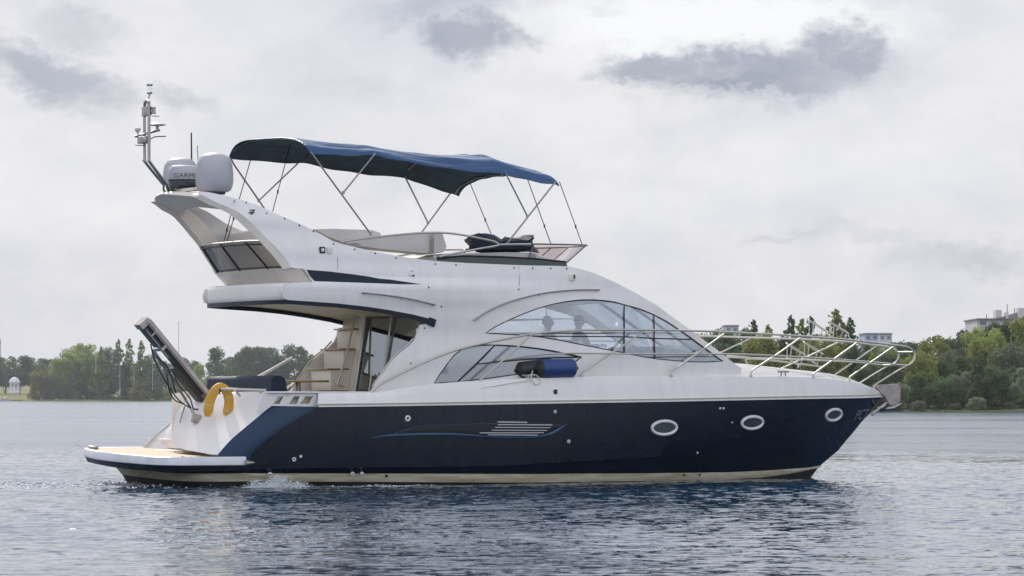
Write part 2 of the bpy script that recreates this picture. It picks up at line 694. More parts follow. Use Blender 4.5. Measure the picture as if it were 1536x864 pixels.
M['leafA'] = leaf_mat('leaves_olive', (0.17, 0.22, 0.055), (0.32, 0.34, 0.10))
M['leafB'] = leaf_mat('leaves_dark', (0.055, 0.095, 0.048), (0.15, 0.20, 0.085))
M['leafC'] = leaf_mat('leaves_silver', (0.11, 0.15, 0.09), (0.23, 0.26, 0.16))

# ------------------------------------------------------------------ water
EDGE_FOAM = []


def water_material():
    m = bpy.data.materials.new('river_water')
    m.use_nodes = True
    nt = m.node_tree
    b = nt.nodes['Principled BSDF']
    b.inputs['Base Color'].default_value = (0.006, 0.040, 0.088, 1)
    b.inputs['Roughness'].default_value = 0.06
    b.inputs['IOR'].default_value = 1.33
    tc = nt.nodes.new('ShaderNodeTexCoord')
    geo = nt.nodes.new('ShaderNodeNewGeometry')

    def nz(scale, st, det, rot, amp):
        mp = nt.nodes.new('ShaderNodeMapping')
        mp.inputs['Scale'].default_value = st
        mp.inputs['Rotation'].default_value = (0, 0, rot)
        nt.links.new(tc.outputs['Object'], mp.inputs[0])
        n = nt.nodes.new('ShaderNodeTexNoise')
        n.inputs['Scale'].default_value = scale
        n.inputs['Detail'].default_value = det
        n.inputs['Roughness'].default_value = 0.6
        nt.links.new(mp.outputs[0], n.inputs['Vector'])
        v = nt.nodes.new('ShaderNodeVectorMath')
        v.operation = 'SUBTRACT'
        nt.links.new(n.outputs['Color'], v.inputs[0])
        v.inputs[1].default_value = (0.5, 0.5, 0.5)
        w = nt.nodes.new('ShaderNodeVectorMath')
        w.operation = 'MULTIPLY'
        nt.links.new(v.outputs[0], w.inputs[0])
        w.inputs[1].default_value = (amp, amp, 0)
        return w.outputs[0]

    def add(p, q):
        v = nt.nodes.new('ShaderNodeVectorMath')
        nt.links.new(p, v.inputs[0])
        nt.links.new(q, v.inputs[1])
        return v.outputs[0]
    # ripples too small for the mesh: they tilt the surface normal directly
    fine = nz(4.5, (1, 1.4, 1), 3, R(20), WATER_FINE)
    mid = nz(1.1, (1, 1.6, 1), 3, R(-12), WATER_MID)
    big = nz(0.30, (1, 0.6, 1), 4, -YAW, 0.16)
    huge = nz(0.05, (1, 0.5, 1), 5, -YAW, 0.14)
    # rare steep capillaries that catch the sun
    sp = nz(3.2, (1, 1.3, 1), 3, R(5), 1.0)
    s2 = nt.nodes.new('ShaderNodeVectorMath')
    s2.operation = 'MULTIPLY'
    nt.links.new(sp, s2.inputs[0])
    nt.links.new(sp, s2.inputs[1])
    s3 = nt.nodes.new('ShaderNodeVectorMath')
    s3.operation = 'MULTIPLY'
    nt.links.new(s2.outputs[0], s3.inputs[0])
    nt.links.new(sp, s3.inputs[1])
    s4 = nt.nodes.new('ShaderNodeVectorMath')
    s4.operation = 'MULTIPLY'
    nt.links.new(s3.outputs[0], s4.inputs[0])
    s4.inputs[1].default_value = (35, 35, 0)
    tot = add(add(add(fine, mid), add(big, huge)), add(s4.outputs[0], geo.outputs['Normal']))
    ln = nt.nodes.new('ShaderNodeVectorMath')
    ln.operation = 'LENGTH'
    nt.links.new(tc.outputs['Object'], ln.inputs[0])
    rg = nt.nodes.new('ShaderNodeMapRange')
    rg.interpolation_type = 'SMOOTHSTEP'
    nt.links.new(ln.outputs['Value'], rg.inputs['Value'])
    rg.inputs['From Min'].default_value = 22
    rg.inputs['From Max'].default_value = 75
    rg.inputs['To Min'].default_value = 0.035
    rg.inputs['To Max'].default_value = 0.15
    # wind streaks: patches of livelier and calmer water
    mps = nt.nodes.new('ShaderNodeMapping')
    mps.inputs['Rotation'].default_value = (0, 0, YAW)
    mps.inputs['Scale'].default_value = (0.35, 1, 1)
    nt.links.new(tc.outputs['Object'], mps.inputs[0])
    ns = nt.nodes.new('ShaderNodeTexNoise')
    ns.inputs['Scale'].default_value = 0.045
    ns.inputs['Detail'].default_value = 6
    nt.links.new(mps.outputs[0], ns.inputs['Vector'])
    ms = nt.nodes.new('ShaderNodeMapRange')
    nt.links.new(ns.outputs['Fac'], ms.inputs['Value'])
    ms.inputs['From Min'].default_value = 0.35
    ms.inputs['From Max'].default_value = 0.65
    ms.inputs['To Min'].default_value = 0.7
    ms.inputs['To Max'].default_value = 1.45
    mm = nt.nodes.new('ShaderNodeMath')
    mm.operation = 'MULTIPLY'
    nt.links.new(rg.outputs[0], mm.inputs[0])
    nt.links.new(ms.outputs[0], mm.inputs[1])
    nt.links.new(mm.outputs[0], b.inputs['Roughness'])
    nn = nt.nodes.new('ShaderNodeVectorMath')
    nn.operation = 'NORMALIZE'
    nt.links.new(tot, nn.inputs[0])
    nt.links.new(nn.outputs[0], b.inputs['Normal'])
    return m


WATER_FINE, WATER_MID = 0.20, 0.14
M['water'] = water_material()


def waves(x, y):
    z = np.zeros_like(x)
    r = np.random.default_rng(11)
    for i in range(80):
        lam = 0.20*(0.85/0.20)**r.random() if i > 12 else 1.0+2.2*r.random()
        th = YAW*-1 + R(90) + r.normal(0, 0.6)
        k = 2*math.pi/lam
        amp = 0.0020*lam if i > 12 else 0.0011*lam
        ph = r.random()*6.283
        c = np.cos(k*(x*math.cos(th)+y*math.sin(th))+ph)
        z += amp*(c+0.30*np.cos(2*(k*(x*math.cos(th)+y*math.sin(th))+ph)))
    # patches of calmer and livelier water
    env = 0.75+0.35*np.sin(x*0.21+1.3)*np.sin(y*0.13+0.4+x*0.05)
    return z*env


def build_water():
    # near water: real ripples; far water: a flat sheet out to the horizon
    x0, x1, y0, y1 = -34, 46, -46, 74
    nx, ny = 1000, 1000
    xs = np.concatenate([np.linspace(x0, -14, 110, endpoint=False), np.linspace(-14, 27, 800, endpoint=False), np.linspace(27, x1, 110)])
    ys = np.concatenate([np.linspace(y0, 6, 850, endpoint=False), np.linspace(6, y1, 380)])
    nx, ny = len(xs), len(ys)
    X, Y = np.meshgrid(xs, ys)
    Z = waves(X, Y)
    ed = np.minimum(np.minimum(X-x0, x1-X), np.minimum(Y-y0, y1-Y))
    Z *= np.clip(ed/22, 0, 1)
    co = np.stack([X, Y, Z], -1).reshape(-1, 3).astype(np.float32)
    idx = np.arange(nx*ny).reshape(ny, nx)
    q = np.stack([idx[:-1, :-1], idx[:-1, 1:], idx[1:, 1:], idx[1:, :-1]], -1).reshape(-1, 4)
    # outer ring to the horizon, same mesh
    B = 5000
    ring = np.array([[-B, -B, 0], [B, -B, 0], [B, B, 0], [-B, B, 0]], np.float32)
    base = len(co)
    co = np.concatenate([co, ring])
    c00, c10, c11, c01 = idx[0, 0], idx[0, -1], idx[-1, -1], idx[-1, 0]
    me = bpy.data.meshes.new('water')
    nq = len(q)
    extra = [(base, base+1, c10, c00), (base+1, base+2, c11, c10), (base+2, base+3, c01, c11), (base+3, base, c00, c01)]
    q = np.concatenate([q, np.array(extra)])
    me.vertices.add(len(co))
    me.vertices.foreach_set('co', co.ravel())
    me.loops.add(q.size)
    me.loops.foreach_set('vertex_index', q.ravel().astype(np.int32))
    me.polygons.add(len(q))
    me.polygons.foreach_set('loop_start', np.arange(0, q.size, 4, dtype=np.int32))
    me.polygons.foreach_set('use_smooth', np.ones(len(q), bool))
    me.update(calc_edges=True)
    me.materials.append(M['water'])
    o = bpy.data.objects.new('water', me)
    COL.objects.link(o)
    o.location.z = 0.06
    tag(o, 'rippled grey blue river water', kind='structure')


build_water()

# ------------------------------------------------------------------ far banks
VF = Vector((math.sin(YAW), math.cos(YAW), 0))
VR = Vector((math.cos(YAW), -math.sin(YAW), 0))
C0 = Vector((CPOS.x, CPOS.y, 0))


def bank_pt(px, dist, z=0.0):
    p = C0+VF*dist+VR*((px-768)/FPX*dist)
    p.z = z
    return p


def build_bank(name, shore, hills, mat_, label):
    """shore: (px, dist) left to right; hills: ground height profile behind the shore (metres back, height)"""
    rows = []
    for back, h in hills:
        rows.append([bank_pt(px, d, 0)+VF*back+Vector((0, 0, h*hf + (0.25*math.sin(px*0.05+back) if back > 1 else 0))) for px, d, hf in shore])
    m = MB()
    m.grid(rows)
    o = m.build(name, mat_)
    tag(o, label, kind='structure')
    return o


LEFTD, RIGHTD = 1540.0, 408.0
left_shore = [(-700, 1560, 1), (-200, 1550, 1), (0, 1540, 1), (250, 1540, 1), (480, 1540, 1), (700, 1500, 1), (900, 1300, 1)]
build_bank('far_bank', [(px, d, hf) for px, d, hf in left_shore], [(-2, -0.6), (0, 0.25), (8, 0.5), (30, 0.9), (90, 1.8), (400, 6), (1500, 12)], M['grassm'], 'low grassy far bank on the left')
right_shore = [(560, 620, 0.5), (760, 520, 0.6), (900, 450, 0.8), (1050, 420, 1), (1330, 408, 1), (1536, 400, 1.3), (1900, 380, 1.5), (2600, 360, 1.5)]
build_bank('near_bank', right_shore, [(-1, -0.4), (0, 0.08), (3, 0.15), (12, 0.3), (30, 1.2), (80, 2.6), (160, 2.8), (330, -0.5)], mat('dark_grass', (0.045, 0.06, 0.03), 0.95, 0, ((0.10, 0.10, 0.06), 0.3, (1, 1, 1), 0.9), spec=0.02), 'dark wooded bank on the right')  # darker green than the far bank


def crown_mesh(name, kind, seed, nleaf, leaf):
    r = np.random.default_rng(seed)
    # unit tree: height 1 (z 0..1)
    cl = []

    def fill(n, z0, z1, width, rad, q0=0.25, taper=False):
        for i in range(n):
            z = z0+(z1-z0)*r.random()**0.9
            w = width(z)
            a = r.uniform(0, 6.283)
            q = r.uniform(q0, 1)**0.7
            rr = r.uniform(*rad)*((1.22-z)*1.2 if taper else 1)
            cl.append((math.cos(a)*w*q, math.sin(a)*w*q, z, rr))
    lump = r.uniform(0, 6.28, 4)
    if kind == 'round':
        fill(70, 0.22, 0.93, lambda z: 0.36*math.sqrt(max(0.02, 1-((z-0.58)/0.40)**2))*(1+0.15*math.sin(z*14+lump[0])), (0.055, 0.12))
    elif kind == 'tall':
        fill(90, 0.08, 0.97, lambda z: 0.20*(1-z)**0.55*(1+0.15*math.sin(z*20+lump[0]))+0.012, (0.04, 0.085))
    elif kind == 'willow':
        fill(85, 0.03, 0.93, lambda z: 0.42*math.sqrt(max(0.02, 1-((z-0.40)/0.58)**2))*(1+0.18*math.sin(z*11+lump[0])), (0.05, 0.13))
    elif kind == 'slim':
        fill(170, 0.16, 0.985, lambda z: 0.29*(1.01-z)**0.8*(1+0.25*math.sin(z*34+lump[0]))+0.004, (0.026, 0.052), 0.05, True)
    else:
        fill(40, 0.04, 0.85, lambda z: 0.60*math.sqrt(max(0.03, 1-((z-0.32)/0.66)**2)), (0.09, 0.2))
    cl = np.array(cl)
    per = cl[:, 3]**2*r.uniform(0.45, 1.6, len(cl))
    per = per/per.sum()
    which = r.choice(len(cl), nleaf, p=per)
    d = r.normal(0, 1, (nleaf, 3))
    d /= np.linalg.norm(d, axis=1)[:, None]
    rad = r.uniform(0.35, 1.18, nleaf)**0.6
    c = cl[which, :3]+d*(cl[which, 3]*rad)[:, None]*np.array([1, 1, 0.8])
    if kind == 'willow':
        c[:, 2] -= np.abs(r.normal(0, 0.05, nleaf))*(rad > 0.8)
    c[:, 2] = np.clip(c[:, 2], 0.01, 1.02)
    t = r.normal(0, 1, (nleaf, 3))
    t /= np.linalg.norm(t, axis=1)[:, None]
    nrm = d*0.6+r.normal(0, 0.6, (nleaf, 3))
    b = np.cross(nrm, t)
    b /= (np.linalg.norm(b, axis=1)[:, None]+1e-9)
    s = leaf*r.uniform(0.6, 1.4, nleaf)[:, None]
    v = np.stack([c-t*s-b*s*0.5, c+t*s*0.2-b*s*0.8, c+t*s+b*s*0.4, c-t*s*0.3+b*s*0.8], 1).reshape(-1, 3)
    me = bpy.data.meshes.new(name)
    me.vertices.add(len(v))
    me.vertices.foreach_set('co', v.astype(np.float32).ravel())
    me.loops.add(len(v))
    me.loops.foreach_set('vertex_index', np.arange(len(v), dtype=np.int32))
    me.polygons.add(nleaf)
    me.polygons.foreach_set('loop_start', np.arange(0, len(v), 4, dtype=np.int32))
    me.update(calc_edges=True)
    return me, cl


def trunk_mesh(name, kind, cl, seed):
    r = random.Random(seed)
    m = MB()
    top = {'round': 0.7, 'tall': 0.92, 'willow': 0.6, 'slim': 0.95, 'bush': 0.5}[kind]
    rad = {'round': 0.022, 'tall': 0.016, 'willow': 0.028, 'slim': 0.011, 'bush': 0.02}[kind]
    pts = [Vector((r.uniform(-.012, .012)*i, r.uniform(-.012, .012)*i, top*i/6-0.02)) for i in range(7)]
    m.tube(pts, [rad*(1-0.75*i/6) for i in range(7)], 7)
    for k in range(10):
        c = cl[r.randrange(len(cl))]
        e = Vector(c[:3])
        zb = max(0.08, min(top*0.95, e.z-0.12-0.1*r.random()))
        j = min(5, int(zb/top*6))
        a = pts[j]
        mid = (a+e)*0.5+Vector((0, 0, 0.02))
        m.tube([a, mid, e], [rad*0.4, rad*0.28, rad*0.12], 5)
    me = bpy.data.meshes.new(name)
    me.from_pydata(m.v, [], m.f)
    me.polygons.foreach_set('use_smooth', [True]*len(me.polygons))
    return me


PROTO = {}
for kind, n, leaf in (('round', 7000, 0.016), ('tall', 5500, 0.013), ('willow', 9500, 0.0165), ('slim', 8000, 0.0125), ('bush', 3000, 0.034)):
    for v in range(3):
        cm, cl = crown_mesh('crown_'+kind, kind, 50+v*7+len(kind), n, leaf)
        tm = trunk_mesh('trunk_'+kind, kind, cl, v+5)
        tm.materials.append(M['bark'])
        for mk in ('leafA', 'leafB', 'leafC'):
            c2 = cm.copy()
            c2.materials.append(M[mk])
            PROTO[(kind, v, mk)] = (c2, tm)


def tree(name, px, dist, base_py, h_px, kind, mk, label, v=None, wide=1.0, group='trees along the banks', seen=True):
    """dist from the camera; height given as the photograph shows it"""
    h = h_px*dist/FPX
    if kind == 'slim':
        wide *= 0.5
    p = bank_pt(px, dist)
    p.z = CAMH+(HOR-base_py)/FPX*dist
    v = random.randrange(3) if v is None else v
    cm, tm = PROTO[(kind, v, mk)]
    e = empty(name, p)
    e.scale = (h*wide, h*wide, h)
    e.rotation_euler = (0, 0, random.uniform(0, 6.28))
    for nm, me in (('crown', cm), ('trunk', tm)):
        o = bpy.data.objects.new(nm, me)
        COL.objects.link(o)
        o.parent = e
    tag(e, label, 'bush' if kind == 'bush' else 'tree', group)
    return e


ORD = ['first', 'second', 'third', 'fourth', 'fifth', 'sixth', 'seventh', 'eighth', 'ninth', 'tenth', 'eleventh', 'twelfth', 'thirteenth', 'fourteenth', 'fifteenth', 'sixteenth', 'seventeenth', 'eighteenth', 'nineteenth', 'twentieth', 'twenty-first', 'twenty-second', 'twenty-third', 'twenty-fourth', 'twenty-fifth', 'twenty-sixth', 'twenty-seventh', 'twenty-eighth']
# left bank: background wood (hazy), px centre, top py
G1 = 'trees on the left bank'
back = [(-40, 548, 'round'), (-12, 540, 'round'), (8, 534, 'round'), (30, 531, 'round'), (50, 534, 'round'), (72, 536, 'round'), (94, 540, 'round'), (270, 534, 'round'), (292, 541, 'tall'), (352, 533, 'round')]
for i, (px, top, kd) in enumerate(back):
    tree('broadleaf_tree', px, 1700+40*(i % 3), 590, 590-top, kd, 'leafB', f'hazy distant tree in the back row of the left bank, {ORD[i]} from the left', wide=1.15, group=G1)
mid = [(60, 552, 'willow', 'leafA', 0.9, 'broad olive tree right beside the white rotunda'),
       (88, 536, 'willow', 'leafA', 0.8, 'tall olive tree with a wide crown right of the rotunda'),
       (108, 522, 'round', 'leafA', 1.0, 'tall yellow green tree behind the big willow clump'),
       (130, 512, 'round', 'leafA', 1.0, 'highest olive tree of the left clump'),
       (76, 560, 'willow', 'leafC', 0.8, 'silvery willow at the water, leftmost of the clump'),
       (100, 556, 'willow', 'leafC', 0.75, 'silvery willow at the water in the middle of the clump'),
       (120, 560, 'willow', 'leafC', 0.75, 'silvery grey willow low at the water under the highest olive tree'),
       (140, 552, 'willow', 'leafC', 0.75, 'silvery willow at the right end of the clump'),
       (152, 519, 'slim', 'leafA', 1.6, 'thin airy tree just right of the olive clump'),
       (166, 520, 'round', 'leafB', 0.7, 'dark narrow tree behind the white flagpoles'),
       (178, 508, 'slim', 'leafA', 1.5, 'tall see-through tree left of the passerelle, first of three'),
       (194, 507, 'slim', 'leafA', 1.6, 'tall see-through tree left of the passerelle, second of three'),
       (212, 510, 'slim', 'leafA', 1.6, 'tall see-through tree behind the passerelle tip'),
       (160, 545, 'willow', 'leafB', 0.6, 'dark rounded tree left of the tall white pole'),
       (190, 543, 'willow', 'leafB', 0.55, 'dark rounded tree right of the tall white pole'),
       (206, 540, 'willow', 'leafC', 0.5, 'grey green tree behind the round shrub'),
       (226, 528, 'willow', 'leafB', 0.6, 'dark tree directly behind the lower passerelle'),
       (244, 540, 'willow', 'leafB', 0.6, 'dark green tree right of the passerelle pole row'),
       (262, 545, 'willow', 'leafA', 0.6, 'olive tree under the lattice mast'),
       (281, 548, 'willow', 'leafB', 0.6, 'low dark tree right of the lattice mast'),
       (300, 544, 'willow', 'leafA', 0.55, 'light olive tree beside the pointed dark tree'),
       (323, 521, 'tall', 'leafB', 1.25, 'pointed dark green tree above the navy seat cover'),
       (340, 540, 'willow', 'leafA', 0.5, 'pale olive tree right of the pointed dark tree'),
       (362, 526, 'willow', 'leafB', 0.7, 'dark tree left of the two tallest cockpit background trees'),
       (381, 516, 'round', 'leafB', 0.85, 'tall dark tree seen through the cockpit, left one of two'),
       (398, 517, 'round', 'leafB', 0.85, 'tall dark tree seen through the cockpit, right one of two'),
       (404, 545, 'willow', 'leafA', 0.6, 'light green lower tree in front of the tall dark pair'),
       (424, 545, 'willow', 'leafB', 0.6, 'dark tree behind the white cockpit stay'),
       (440, 516, 'round', 'leafB', 0.9, 'dark round tree against the port cabin wing'),
       (462, 530, 'willow', 'leafB', 0.7, 'dark tree half hidden by the port cabin wing')]
for i, (px, top, kd, mk, wd, lb) in enumerate(mid):
    tree('broadleaf_tree', px, 1552+8*(i % 4), 601 if top > 540 else 598, (601 if top > 540 else 598)-top, kd, mk, lb, wide=wd, group=G1)
tree('shrub', 211, 1545, 603, 32, 'bush', 'leafA', 'large round olive shrub at the water below the passerelle', wide=0.95, group='shrubs on the left bank')
tree('shrub', 237, 1545, 603, 18, 'bush', 'leafB', 'small dark shrub right of the large round shrub', wide=1.0, group='shrubs on the left bank')
tree('shrub', 251, 1545, 603, 20, 'bush', 'leafA', 'small light shrub near the port transom wing', wide=0.8, group='shrubs on the left bank')
for i, px in enumerate((150, 160, 170, 181, 191)):
    tree('hedge_shrub', px, 1549, 601, 7, 'bush', 'leafB', f'low clipped hedge bush left of the round shrub, {ORD[i]} from the left', wide=1.6, group='hedge bushes on the left bank')

# right bank
G2 = 'trees on the right bank'
rb = []
tops = [(1045, 498), (1075, 492), (1105, 490), (1140, 497), (1168, 502), (1200, 505), (1235, 500), (1262, 505), (1290, 510), (1325, 512), (1352, 508), (1378, 512), (1404, 500), (1432, 502), (1452, 492), (1478, 488), (1500, 480), (1520, 478), (1545, 476), (1575, 478), (1610, 482)]
k = 0
for i, (px, t) in enumerate(tops):
    tree('broadleaf_tree', px, 452+6*(i % 3), 606, 606-t, ['willow', 'round', 'willow'][i % 3], ['leafA', 'leafB', 'leafB'][i % 3], f'full tree in the back row of the right bank, {ORD[i]} from the left', wide=0.85, group=G2)
tops2 = [(1300, 540), (1330, 528), (1356, 540), (1382, 524), (1408, 536), (1430, 520), (1452, 530), (1476, 505), (1498, 520), (1518, 512), (1540, 506), (1568, 512)]
for i, (px, t) in enumerate(tops2):
    tree('broadleaf_tree', px, 432+5*(i % 3), 612, 612-t, ['willow', 'willow', 'round', 'willow'][i % 4], ['leafB', 'leafC', 'leafB', 'leafA'][i % 4], f'green tree in the middle row of the right bank, {ORD[i]} from the left', wide=0.8, group=G2)
tops3 = [(1322, 566), (1348, 572), (1374, 560), (1398, 574), (1420, 562), (1444, 556), (1470, 560), (1494, 548), (1516, 556), (1538, 550), (1560, 556)]
for i, (px, t) in enumerate(tops3):
    tree('broadleaf_tree', px, 413+2*(i % 3), 619, 619-t, 'willow', ['leafB', 'leafC', 'leafB', 'leafB'][i % 4], f'dark shore tree in the front row of the right bank, {ORD[i]} from the left', wide=0.85, group=G2)
for i, (px, h, mk) in enumerate([(1342, 14, 'leafB'), (1378, 18, 'leafC'), (1402, 12, 'leafB'), (1432, 14, 'leafC'), (1465, 24, 'leafC'), (1490, 20, 'leafB'), (1512, 16, 'leafB'), (1534, 22, 'leafB')]):
    tree('shrub', px, 410, 618.5, h, 'bush', mk, f'waterside shrub at the foot of the right bank trees, {ORD[i]} from the left', wide=1.1, group='shrubs at the right water edge')
for i in range(12):
    tree('broadleaf_tree', 1650+34*i, 425+12*(i % 3), 612, 120+9*(i % 4), ['willow', 'round'][i % 2], ['leafB', 'leafA', 'leafB'][i % 3], f'tree beyond the right edge of the view on the right bank, {ORD[i]} from the left', wide=0.85, group=G2)
for i in range(8):
    tree('broadleaf_tree', -70-34*i, 1590+30*(i % 3), 597, 55+6*(i % 3), ['willow', 'round'][i % 2], ['leafB', 'leafA'][i % 2], f'tree beyond the left edge of the view on the left bank, {ORD[i]} from the right', wide=0.9, group=G1)
slim = [(1130, 478, 1.6, 'thin conifer-like tree left of the fender baskets'), (1152, 486, 1.8, 'small thin tree above the bow rail, second from the left'), (1186, 472, 1.7, 'slim dark tree left of the pair of poplars'), (1203, 477, 2.0, 'bushy slim tree between two thin ones'), (1216, 473, 1.6, 'thin olive tree right above the upper fender basket'), (1253, 462, 2.1, 'tallest pointed tree on the right bank'), (1276, 475, 1.7, 'slim tree right of the tallest pointed tree'), (1264, 482, 2.0, 'lower slim tree between the two pointed ones')]
for i, (px, t, wd, lb) in enumerate(slim):
    tree('slim_tree', px, 500, 600, 600-t, 'slim', 'leafB' if i % 2 == 0 else 'leafA', lb, wide=wd, group='slim trees on the right bank')
for i, px in enumerate((520, 580, 640, 700, 760, 820, 880, 940, 1000)):
    tree('broadleaf_tree', px, 1540-120*i if px < 760 else 600-14*i, 601, 70+8*(i % 3), 'willow', 'leafB', f'tree behind the yacht between the two banks, {ORD[i]} from the left', wide=0.8, group='trees hidden by the yacht')


def far_box(m, px0, px1, py0, py1, dist, depth, mi=0):
    a = bank_pt(px0, dist)
    b = bank_pt(px1, dist)
    z0 = CAMH+(HOR-py1)/FPX*dist
    z1 = CAMH+(HOR-py0)/FPX*dist
    q = [a, b, b+VF*depth, a+VF*depth]
    vsx = [Vector((p.x, p.y, z0)) for p in q]+[Vector((p.x, p.y, z1)) for p in q]
    m.add(vsx, [(0, 1, 5, 4), (1, 2, 6, 5), (2, 3, 7, 6), (3, 0, 4, 7), (4, 5, 6, 7), (3, 2, 1, 0)], mi)


def build_far_things():
    # rotunda
    D = 1548
    s = D/FPX
    c = bank_pt(22, D)
    zb = CAMH+(HOR-589)/FPX*D
    e = empty('rotunda', (c.x, c.y, zb))
    tag(e, 'small white domed rotunda with columns on the left bank', 'gazebo')

    def P(m, n, mt, par=e):
        o = m.build(n, mt, None)
        o.parent = par
        return o
    m = MB()
    m.lathe([(0, 0), (9*s, 0), (9*s, 1.5*s), (8*s, 1.6*s), (0, 1.6*s)], (0, 0, 0), 20)
    P(m, 'base', M['stone'])
    for k in range(8):
        a = k*math.pi/4+0.3
        m = MB()
        m.lathe([(1.5*s, 1.5*s), (1.1*s, 2.5*s), (1.0*s, 13*s), (1.4*s, 13.6*s)], (6.6*s*math.cos(a), 6.6*s*math.sin(a), 0), 8)
        P(m, 'column', M['stone'])
    m = MB()
    m.lathe([(7.9*s, 13.5*s), (8.4*s, 15*s), (8.8*s, 16*s), (8*s, 17*s), (7.2*s, 19*s), (5.2*s, 21.3*s), (2.6*s, 22.8*s), (0.4*s, 23.4*s), (0.01, 24*s)], (0, 0, 0), 24)
    P(m, 'dome', M['stone'])
    # lattice mast
    D2 = 1900
    s2 = D2/FPX
    c = bank_pt(268, D2)
    z0 = CAMH+(HOR-560)/FPX*D2
    m = MB()
    w = 0.75*s2
    H = (560-482)*s2
    for k in range(3):
        a = k*2.094
        m.tube([Vector((w*math.cos(a), w*math.sin(a), 0)), Vector((w*.6*math.cos(a), w*.6*math.sin(a), H))], 0.16*s2, 5)
    for j in range(40):
        a0, a1 = (j % 3)*2.094, ((j+1) % 3)*2.094
        m.tube([Vector((w*.8*math.cos(a0), w*.8*math.sin(a0), H*j/40)), Vector((w*.8*math.cos(a1), w*.8*math.sin(a1), H*(j+1)/40))], 0.10*s2, 4)
    o = m.build('lattice_mast', mat('mast_grey', (0.42, 0.43, 0.46), 0.6))
    o.location = (c.x, c.y, z0)
    tag(o, 'thin grey lattice mast above the far trees left of the cockpit', 'mast')
    # tower at the left edge
    c = bank_pt(-1, 1800)
    s3 = 1800/FPX
    m = MB()
    m.lathe([(2.4*s3, 0), (2.1*s3, 40*s3), (2.6*s3, 41*s3), (2.6*s3, 44*s3), (2.0*s3, 44.5*s3), (2.0*s3, 48*s3), (0.01, 49*s3)], (0, 0, 0), 12)
    o = m.build('tower', mat('tower_grey', (0.35, 0.36, 0.40), 0.8))
    o.location = (c.x, c.y, CAMH+(HOR-556)*s3)
    tag(o, 'grey round tower at the left edge of the far bank', 'tower')
    # white poles on the left bank
    for (px, t, b, lb) in ((180, 541, 592, 'white pole on the left bank, leftmost and brightest'), (201, 552, 580, 'short white pole behind the round shrub'), (229, 537, 585, 'white pole close to the passerelle'), (251, 560, 588, 'white pole right of the passerelle'), (144, 528, 560, 'slim white pole against the olive clump')):
        Dp = 1546
        sp = Dp/FPX
        c = bank_pt(px, Dp)
        m = MB()
        m.tube([Vector((0, 0, 0)), Vector((0, 0, (b-t)*sp))], [0.5*sp, 0.3*sp], 7)
        m.lathe([(0.7*sp, 0), (0.7*sp, 1.2*sp), (0.6*sp, 1.6*sp)], (0, 0, 0), 8)
        o = m.build('flagpole', M['plastic'])
        o.location = (c.x, c.y, CAMH+(HOR-b)*sp)
        tag(o, lb, 'pole', 'white poles on the left bank')
    # small moored boat by the rotunda
    c = bank_pt(8, 1538)
    s1 = 1538/FPX
    m = MB()
    rows = []
    for i in range(9):
        t = i/8
        wd = 2.2*s1*math.sin(math.pi*min(1, t*0.8+0.25))**0.6
        rows.append([VR*((t-0.5)*16*s1)+VF*(y*wd)+Vector((0, 0, z*s1)) for y, z in ((-1, 3.6+t), (-0.7, 0), (0.7, 0), (1, 3.6+t))])
    m.grid(rows)
    m.box((0, 0, 5*s1), (5*s1, 3*s1, 4*s1), bev=0.4)
    o = m.build('moored_boat', M['plastic'])
    o.location = (c.x, c.y, -0.2)
    tag(o, 'small white boat moored at the left bank below the rotunda', 'boat')
    # blue-grey apartment block behind the right trees
    wall = mat('block_wall', (0.48, 0.53, 0.60), 0.8)
    wall2 = mat('block_pale', (0.60, 0.585, 0.57), 0.8)
    wdark = mat('block_window', (0.16, 0.19, 0.24), 0.3)
    roofm = mat('block_roof', (0.33, 0.31, 0.31), 0.8)

    def block(name, lb, px0, px1, top, bot, dist, mt, cols, rows_, roof=True, extra=None):
        e = empty(name, bank_pt((px0+px1)/2, dist, 0))
        tag(e, lb, 'building')
        m = MB()
        far_box(m, px0, px1, top, bot, dist, 14)
        m.build('wall', mt, e, smooth=0)
        if roof:
            m = MB()
            far_box(m, px0-1, px1+1, top-1.6, top-0.05, dist-0.6, 15.5)
            m.build('roof', roofm, e, smooth=0)
        for i in range(cols):
            for j in range(rows_):
                w = (px1-px0)/cols
                m = MB()
                x = px0+w*(i+0.25)
                far_box(m, x, x+w*0.5, top+3+j*9, top+8+j*9, dist-0.1, 0.08)
                m.build('window', wdark, e, smooth=0)
        return e
    block('apartment_building', 'blue grey block rising behind the trees above the pulpit', 1297, 1318, 501, 560, 900, wall, 2, 2)
    block('apartment_building', 'low pale block just right of the blue grey block behind the trees', 1319, 1338, 501, 560, 930, wall2, 2, 1)
    block('apartment_building', 'pale distant block behind the slim trees left of the baskets', 1088, 1108, 489, 560, 980, wall2, 2, 1, roof=True)
    e = block('manor_house', 'long pale house with roof gables on top of the wooded right slope', 1466, 1640, 479, 540, 520, wall2, 10, 1)
    # pitched roof and dormers
    m = MB()

    def pt(px, py, dd=0):
        p = bank_pt(px, 520+dd)
        p.z = CAMH+(HOR-py)/FPX*520
        return p
    m.add([pt(1497, 477.2), pt(1540, 464), pt(1583, 477.2), pt(1497, 477.2, 12), pt(1540, 464, 12), pt(1583, 477.2, 12)], [(0, 1, 2), (5, 4, 3), (0, 3, 4, 1), (1, 4, 5, 2), (2, 5, 3, 0)])
    m.build('gable_roof', roofm, e, smooth=0)
    for a, b, t, bt in ((1494, 1503, 465, 473.5), (1528, 1542, 462, 474), (1510, 1513, 468, 475)):
        m = MB()
        far_box(m, a, b, t, bt+3, 519, 3)
        m.build('chimney', wall2, e, smooth=0)
